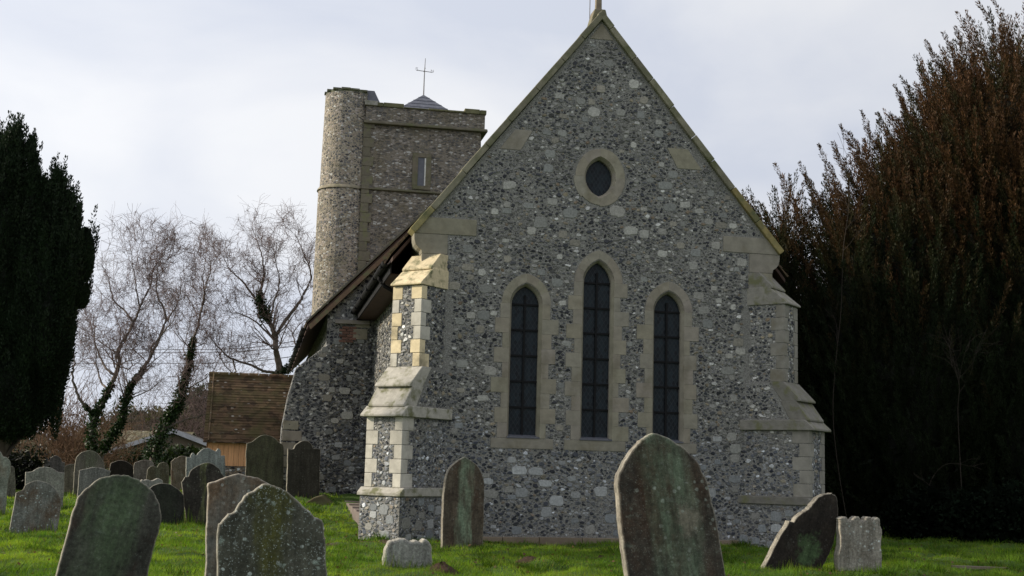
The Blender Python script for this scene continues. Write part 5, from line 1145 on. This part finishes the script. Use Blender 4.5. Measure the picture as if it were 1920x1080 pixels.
#YEW_END
# ------------------------------------------------------------------ bare birches with ivy
M_BIRCH = m_plain('birch_bark', (0.14, 0.115, 0.10), 0.9, 0.15, 3, 0.5, bump=0.2)
M_TWIG = m_plain('birch_twigs', (0.19, 0.14, 0.132), 0.9, 0.1, 2, 0.3, bump=0)
M_IVY = m_leaf('ivy_leaves', 0.15, (1.0, 1.3, 0.5), 0.45)
def zp(X, Y): return (80+X/2.25, 380+Y/2.25)
def birch(label, Y, limbs, seed, ivy=(), n_side=16, twig=1.0, group='bare birches beyond the churchyard', spread=1.0):
    """limbs: lists of photo points with a base radius in metres; side branches and hanging twigs grow from them"""
    rg = np.random.default_rng(seed); L = []; B = None
    for pts, r0, r1 in limbs:
        P = np.array(crom([at(*zp(*p), Y) for p in pts], n=6)); n = len(P)
        dev = np.cumsum(rg.normal(0, 0.03, n)); dev -= np.linspace(0, dev[-1], n)*0.3; P[:, 1] += dev*2.2+np.linspace(0, rg.normal(0, 0.9), n)
        if B is None:
            B = P[0].copy(); B[2] = float(gz(B[0], B[1])); P = np.vstack([B-np.array([0, 0, 0.2]), P])
        else: P[:, 1] += 0.0
        P[1:-1] += rg.normal(0, 0.014, P[1:-1].shape); L.append((P, np.linspace(r0*0.85, r1*0.8, len(P))))
    # keep limbs joined: pull each start to the nearest point of an earlier limb
    for i in range(1, len(L)):
        P, r_ = L[i]; Q = np.vstack([L[j][0] for j in range(i)]); d = Q-P[0]; k = int(np.argmin(d[:, 0]**2+d[:, 2]**2+0.02*d[:, 1]**2)); sh = Q[k]-P[0]
        w = np.linspace(1, 0, len(P))[:, None]; P = P+sh*np.array([1, 0, 1])*np.clip(w*3-2, 0, 1)+sh*np.array([0, 1, 0])
        P[0] = Q[k]; L[i] = (P, r_)
    tw = []
    for P, r_ in L:
        n = len(P); ln = np.linalg.norm(np.diff(P, axis=0), axis=1).sum()
        for q in range(int(n_side*0.9*ln/5.0)):
            f = rg.random()**0.7; k = int(np.clip(0.22*n+f*0.78*n, 1, n-1)); t_ = P[k]-P[k-1]; t_ /= np.linalg.norm(t_)
            d = t_*0.55+rg.normal(0, 0.75, 3)*np.array([1, 0.9, 0.5])+np.array([0, 0, 0.35])
            l_ = rg.uniform(0.9, 2.2)*(1.0-0.35*k/n)*spread
            grow(P[k], d, l_, max(0.009, r_[k]*0.34), rg, 2, tw, 0.10, 0.04, 0.13, (2, 6), 6)
    # hanging end twigs
    ends = []
    for P, r_ in list(tw):
        for q in range(int(rg.poisson(1.7*twig))):
            k = int(rg.integers(len(P)//2, len(P))); p = P[k]; d = rg.normal(0, 0.6, 3)+np.array([0, 0, -0.15]); grow(p, d, rg.uniform(0.35, 0.95), 0.0055, rg, 0, ends, 0.05, 0.22, 0.12, (0, 1), 4)
    t = tag(empty('birch_tree', tuple(B)), label, 'tree', group)
    v, f = tube_np(L, 8); mesh_obj('trunk', v-B, f, None, M_BIRCH, t, smooth=True)
    v, f = tube_np([(p, np.clip(r_, 0.006, 1)) for p, r_ in tw], 4); v2, f2 = tube_np(ends, 3)
    v2 = v2.astype(float); mesh_obj('crown', v-B, f, None, M_TWIG, t); mesh_obj('twigs', v2-B, f2, None, M_TWIG, t)
    if ivy:
        Ps = []; 
        for li, f0, f1, rad, dens in ivy:
            P, r_ = L[li]; n = len(P); ln = np.linalg.norm(np.diff(P, axis=0), axis=1).sum()*(f1-f0); m_ = int(dens*ln*900)
            u_ = rg.uniform(f0, f1, m_)*(n-1); i0 = np.clip(u_.astype(int), 0, n-2); fr_ = (u_-i0)[:, None]; c = P[i0]*(1-fr_)+P[i0+1]*fr_
            lump = 0.55+0.45*np.sin(u_*2.3)+0.25*np.sin(u_*5.1+1); taper = 1-0.55*(u_/(n-1)-f0)/(f1-f0+1e-6)
            d = rg.normal(0, 1, (m_, 3)); d /= np.linalg.norm(d, axis=1)[:, None]; Ps.append(c+d*(rad*lump*taper*rg.random(m_)**0.4)[:, None])
        P = np.concatenate(Ps); V = leaf_quads(P-B, rg.normal(0, 1, P.shape)+np.array([0, -0.3, -0.3]), rg.uniform(0.08, 0.17, len(P)), rg.uniform(0.07, 0.13, len(P)), rg)
        C = np.array([0.022, 0.040, 0.014])*rg.uniform(0.5, 1.6, (len(P), 1)); mesh_obj('ivy', V, quads_of(V), np.repeat(C, 4, 0), M_IVY, t)
    return t
birch('bare birch with several crooked stems nearest the upright yew, ivy about its foot', 56.0,
      [([(215, 1060), (208, 960), (225, 870), (262, 780), (300, 672), (296, 620), (330, 550), (352, 488), (378, 420), (412, 330), (420, 262), (452, 175)], 0.17, 0.018),
       ([(208, 900), (160, 828), (150, 740), (160, 660), (142, 580), (120, 500)], 0.085, 0.015),
       ([(262, 775), (215, 752), (182, 692), (172, 600), (160, 500)], 0.065, 0.012),
       ([(300, 730), (240, 690), (195, 625), (168, 520), (150, 455)], 0.075, 0.012),
       ([(352, 488), (318, 445), (268, 395), (248, 310), (222, 245)], 0.06, 0.010),
       ([(378, 420), (360, 330), (345, 240), (330, 140)], 0.045, 0.010),
       ([(300, 690), (340, 690), (342, 640), (350, 600)], 0.04, 0.010)], 61, ivy=((0, 0.0, 0.30, 0.42, 1.0), (1, 0.0, 0.12, 0.2, 0.5)))
birch('bare birch leaning outward from beside the ivy-footed crooked one', 57.5,
      [([(250, 1060), (300, 985), (348, 930), (366, 850), (382, 780), (440, 700), (472, 640), (512, 530), (522, 470), (492, 392), (482, 330), (502, 250), (540, 160)], 0.15, 0.016),
       ([(455, 672), (488, 610), (540, 560), (592, 500), (600, 430)], 0.055, 0.010),
       ([(512, 520), (560, 450), (588, 380), (580, 300)], 0.045, 0.010),
       ([(372, 830), (430, 800), (490, 800)], 0.035, 0.010),
       ([(400, 750), (470, 690), (480, 640)], 0.035, 0.010)], 62, ivy=((0, 0.03, 0.42, 0.34, 1.0),))
birch('straight bare birch thickly wrapped in ivy, before the bungalow gable', 58.5,
      [([(462, 1075), (482, 985), (512, 900), (542, 850), (556, 762), (572, 670), (582, 580), (602, 500), (612, 420), (622, 350), (604, 280), (612, 170)], 0.17, 0.018),
       ([(612, 430), (640, 330), (682, 250), (664, 170)], 0.05, 0.010),
       ([(560, 790), (640, 740), (692, 690)], 0.045, 0.012),
       ([(512, 950), (600, 905), (690, 880), (720, 850)], 0.06, 0.012),
       ([(572, 670), (540, 600), (550, 500), (560, 420)], 0.04, 0.010)], 63, ivy=((0, 0.0, 0.30, 0.70, 1.3), (0, 0.26, 0.58, 0.36, 1.0)))
birch('wide-crowned bare birch rising behind the tiled porch, next to the round turret', 62.0,
      [([(1000, 1000), (1000, 720), (990, 640), (986, 580), (970, 520), (932, 450), (922, 380), (936, 300), (922, 220), (892, 130)], 0.22, 0.018),
       ([(986, 578), (1022, 510), (1082, 430), (1112, 370), (1132, 300), (1102, 220), (1062, 130)], 0.12, 0.015),
       ([(1002, 720), (1052, 680), (1062, 610), (1042, 540), (1090, 470)], 0.10, 0.012),
       ([(932, 450), (862, 350), (802, 290), (772, 220)], 0.075, 0.010),
       ([(1000, 735), (940, 720), (892, 690), (802, 660), (772, 640), (722, 580), (692, 540)], 0.095, 0.012),
       ([(986, 590), (902, 505), (832, 470), (790, 460)], 0.065, 0.010),
       ([(802, 660), (820, 720), (790, 700), (740, 600), (745, 480)], 0.05, 0.010),
       ([(970, 520), (985, 430), (1010, 340), (1000, 250), (1015, 170)], 0.06, 0.010)], 64, ivy=((0, 0.50, 0.66, 0.42, 1.2), (2, 0.0, 0.5, 0.35, 0.8)), n_side=17)

# ------------------------------------------------------------------ bungalow, hedges and bushes behind
by = 80.0
bo = at(322, 870, by); bo[2] = float(gz(bo[0], bo[1])); bung = tag(empty('bungalow', tuple(bo), math.radians(9)), 'low brown brick bungalow with pale bargeboards, half hidden beyond the birches', 'house')
def bz(y): return at(322, y, by)[2]-bo[2]
hw, zr, zev = 3.9, bz(808), bz(850)
m = MB(); m.prism([(-hw+0.3, -0.2), (hw-0.3, -0.2), (hw-0.3, zev), (0, zr-0.2), (-hw+0.3, zev)], 0, 9.0, (0.13, 0.10, 0.08)); m.build('wall', M_BRICK, bung)
m = MB()
for sg in (-1, 1): m.prism([(sg*hw, zev-0.05), (sg*hw, zev+0.07), (0, zr+0.12), (0, zr)], -0.30, 9.3, (0.07, 0.065, 0.07))
m.build('roof', M_TILES, bung)
m = MB()
for sg in (-1, 1): m.prism([(sg*(hw+0.02), zev-0.17), (sg*(hw+0.02), zev+0.09), (0, zr+0.14), (0, zr-0.14)], -0.36, -0.305, (0.42, 0.41, 0.46))
m.build('bargeboard', M_ASHLAR, bung)
m = MB(); m.box((-0.75, -0.05, zev-1.0), (0.25, 0.02, zev-0.05), (0.60, 0.50, 0.42)); m.build('render_panel', M_ASHLAR, bung)
m = MB(); m.box((-0.6, -0.07, zev-0.95), (0.1, -0.055, zev-0.45)); m.build('window', M_GLASS, bung)
m = MB(); m.box((-1.75, 4.0, zr-0.9), (-1.30, 4.5, zr+0.55), (0.16, 0.11, 0.085)); m.build('chimney', M_BRICK, bung, bevel=0.02)
g2 = at(205, 870, 86.0); g2[2] = float(gz(g2[0], g2[1])); b2 = tag(empty('bungalow', tuple(g2), math.radians(-4)), 'second bungalow with a mossy low roof, glimpsed behind the crooked birch', 'house')
m = MB(); m.box((-3.2, 0, -0.2), (4.2, 7.0, zev-0.1), (0.15, 0.12, 0.09)); m.build('wall', M_BRICK, b2)
m = MB(); m.prism([(-0.4, zev-0.12), (-0.4, zev), (3.5, zr+0.1), (7.4, zev), (7.4, zev-0.12), (3.5, zr)], -3.6, 4.5, (0.12, 0.105, 0.07), None, 'x'); m.build('roof', M_TILES, b2)
m = MB(); m.box((-3.6, -0.46, zev-0.2), (4.5, -0.405, zev+0.02), (0.40, 0.39, 0.43)); m.build('fascia', M_ASHLAR, b2)

bush('dark clipped evergreen hedge before the bungalow', 262, 872, 62, 24, 70, 1.4, (0.022, 0.036, 0.016), 71, 3600, (0.10, 0.22), name='hedge', cat='hedge')
bush('dark green bush between the ivy-wrapped birch and the tiled porch', 352, 868, 58, 26, 68, 1.2, (0.028, 0.042, 0.018), 72, 3000, (0.10, 0.22))
bush('mossy yellow-green shrub behind the bungalow chimney', 318, 806, 58, 34, 104, 2.5, (0.075, 0.075, 0.025), 73, 3600, (0.16, 0.34), group=None)
bush('tall dark evergreen beyond the bungalow roof', 372, 790, 40, 62, 112, 2.5, (0.030, 0.045, 0.022), 74, 3600, (0.18, 0.36))
bush('dull green garden tree beyond the second bungalow', 250, 812, 60, 40, 116, 3, (0.050, 0.056, 0.030), 75, 3600, (0.18, 0.36))
def brush(label, px, py, rx, rz, Y, colr, seed, n=60, name='bare_shrub', group='bare brown shrubs beyond the graves'):
    rg = np.random.default_rng(seed); c = at(px, py+rz, Y); B = np.array([c[0], c[1], float(gz(c[0], c[1]))]); sc = Y/FPX; out = []
    h = at(px, py-rz, Y)[2]-B[2]
    for i in range(n):
        p = np.array([rg.uniform(-1, 1)*rx*sc*0.8, rg.normal(0, 0.8), -0.1]); grow(p, (rg.normal(0, 0.35), rg.normal(0, 0.3), 1), h*rg.uniform(0.6, 1.05), 0.022, rg, 2, out, 0.03, 0.03, 0.16, (2, 6), 6)
    v, f = tube_np([(p, np.maximum(r_, 0.010)) for p, r_ in out], 3); mt = m_plain('shrub_twigs', colr, 0.9, 0.1, 3, 0.3, bump=0); o = mesh_obj(name, v, f, None, mt, None, 0, False, tuple(B)); return tag(o, label, 'shrub', group)
brush('tangled brown bare shrub between the upright yew and the crooked birch', 118, 815, 62, 62, 62, (0.14, 0.085, 0.055), 81, 70)
brush('rusty bare shrub at the foot of the crooked birch', 190, 835, 60, 40, 66, (0.16, 0.10, 0.06), 82, 50)
brush('greyish bare scrub far behind the two leaning birches', 270, 815, 90, 62, 100, (0.13, 0.10, 0.085), 83, 70)
brush('purplish bare scrub far behind the straight ivy-clad birch', 372, 770, 55, 80, 96, (0.12, 0.085, 0.08), 84, 50)
brush('brown bare scrub low against the dark hedge', 70, 850, 60, 55, 72, (0.12, 0.08, 0.055), 85, 50)
# wooded rise far off
hv = []; hf = []; hr = np.random.default_rng(91); xs_ = np.linspace(-160, 160, 120)
def tree_line(): pass
hx, hy = np.meshgrid(np.linspace(-260, 260, 90), np.linspace(190, 520, 14)); hz = 1.0+7.5*smooth01((hy-190)/260)*(0.8+0.2*np.sin(hx*0.02))
ii = np.arange(hx.size).reshape(hx.shape); hills = mesh_obj('hill', np.stack([hx.ravel(), hy.ravel(), hz.ravel()], 1), np.stack([ii[:-1, :-1].ravel(), ii[:-1, 1:].ravel(), ii[1:, 1:].ravel(), ii[1:, :-1].ravel()], 1), None, m_plain('far_field', (0.07, 0.085, 0.04), 0.95, 0.1, 0.02, 0.4, bump=0), smooth=True); tag(hills, kind='structure')
n = 26000; p = np.stack([hr.uniform(-120, 90, n), hr.uniform(185, 215, n), np.zeros(n)], 1); hgt = 6.0+2.4*np.sin(p[:, 0]*0.21)+1.6*np.sin(p[:, 0]*0.53+1)+1.0*np.sin(p[:, 0]*1.3); p[:, 2] = hr.random(n)**0.7*hgt
V = leaf_quads(p, hr.normal(0, 1, p.shape)+np.array([0, 0, 0.5]), hr.uniform(0.5, 1.2, n), hr.uniform(0.2, 0.5, n), hr); C = np.where(hr.random(n)[:, None] < 0.5, np.array([[0.085, 0.065, 0.05]]), np.array([[0.045, 0.055, 0.03]]))*hr.uniform(0.6, 1.4, (n, 1))
o = mesh_obj('woodland', V, quads_of(V), np.repeat(C, 4, 0), M_BUSH); tag(o, 'distant strip of bare and evergreen woodland', 'woodland', kind='stuff')

# overhead cables
for (ya, yb), lab in (((655, 636), 'uppermost of the overhead cables crossing behind the tiled porch roof'), ((661, 645), 'middle one of the overhead cables crossing behind the porch roof'), ((681, 664), 'lowest of the overhead cables, set apart below the others')):
    P = [at(-60, ya+2, 120), at(150, ya+1, 104), at(392, ya, 84), at(470, ya-3.5, 76), at(545, yb+5, 69), at(640, yb-9, 60), at(720, yb-24, 60.0)]
    v, f = tube_np([(np.array(crom(P)), np.full(len(crom(P)), 0.022))], 6); o = mesh_obj('overhead_cable', v, f, None, M_BLACK); tag(o, lab, 'cable', 'overhead cables')

# unseen pines added to throw shade on the grass before the gable
def pine(px, py, seed, zlo, zhi, hx, label):
    pb_ = np.array([px, py, float(gz(px, py))]); PR = np.random.default_rng(seed)
    t = tag(empty('shade_pine', tuple(pb_)), label, 'tree', 'unseen pines added for shade')
    v, f = tube_np([([(0, 0, -0.3), (0.1, 0.05, 5), (0.0, 0, 11), (0.2, 0, zhi-0.5)], [0.34, 0.28, 0.2, 0.08])]+[([(0.1, 0, zlo-2+i*0.5), (1.6*math.cos(i*2.1), 0.7*math.sin(i*2.1), zlo-.6+i*0.4), (hx*math.cos(i*2.1), 1.3*math.sin(i*2.1), zlo+0.4+i*0.35)], [0.1, 0.07, 0.03]) for i in range(7)], 8); mesh_obj('trunk', v, f, None, M_BARK, t, smooth=True)
    Pp = []
    for i in range(16):
        c = np.array([PR.uniform(-hx, hx), PR.uniform(-1.0, 1.0), PR.uniform(zlo, zhi)]); q, _ = ellip_pts(c, (1.3, 0.6, 0.6), 900, PR, 0.2); Pp.append(q)
    Pp = np.concatenate(Pp); V = leaf_quads(Pp, PR.normal(0, 1, Pp.shape)+np.array([0, 0, 0.6]), PR.uniform(0.2, 0.4, len(Pp)), 0.10, PR); mesh_obj('crown', V, quads_of(V), np.repeat(np.array([0.02, 0.035, 0.018])*PR.uniform(0.6, 1.4, (len(Pp), 1)), 4, 0), M_YEW, t)
pine(-25.0, 24.3, 101, 12.6, 16.0, 3.2, 'tall bare-stemmed pine with a dense flat crown, added out of view to shade the grass')
pine(-26.0, 21.2, 102, 15.2, 19.5, 3.2, 'taller bare-stemmed pine with a small high crown, added out of view to shade the grass')
# dead leaves blown over the turf
n = 1500; lx_ = GR.uniform(-9, 9, n); ly_ = GR.uniform(15, 30, n); ok_ = (np.abs(lx_) < 0.43*ly_); lx_, ly_ = lx_[ok_], ly_[ok_]
P = np.stack([lx_, ly_, gz(lx_, ly_)+GR.uniform(0.01, 0.05, len(lx_))], 1); V = leaf_quads(P, GR.normal(0, 1, P.shape)*np.array([1, 1, 0.3]), GR.uniform(0.04, 0.08, len(P)), GR.uniform(0.025, 0.05, len(P)), GR)
o = mesh_obj('dead_leaves', V, quads_of(V), np.repeat(np.array([[0.12, 0.07, 0.035]])*GR.uniform(0.5, 1.5, (len(P), 1)), 4, 0), M_BUSH); tag(o, 'brown dead leaves scattered over the grass', 'leaves', kind='stuff')
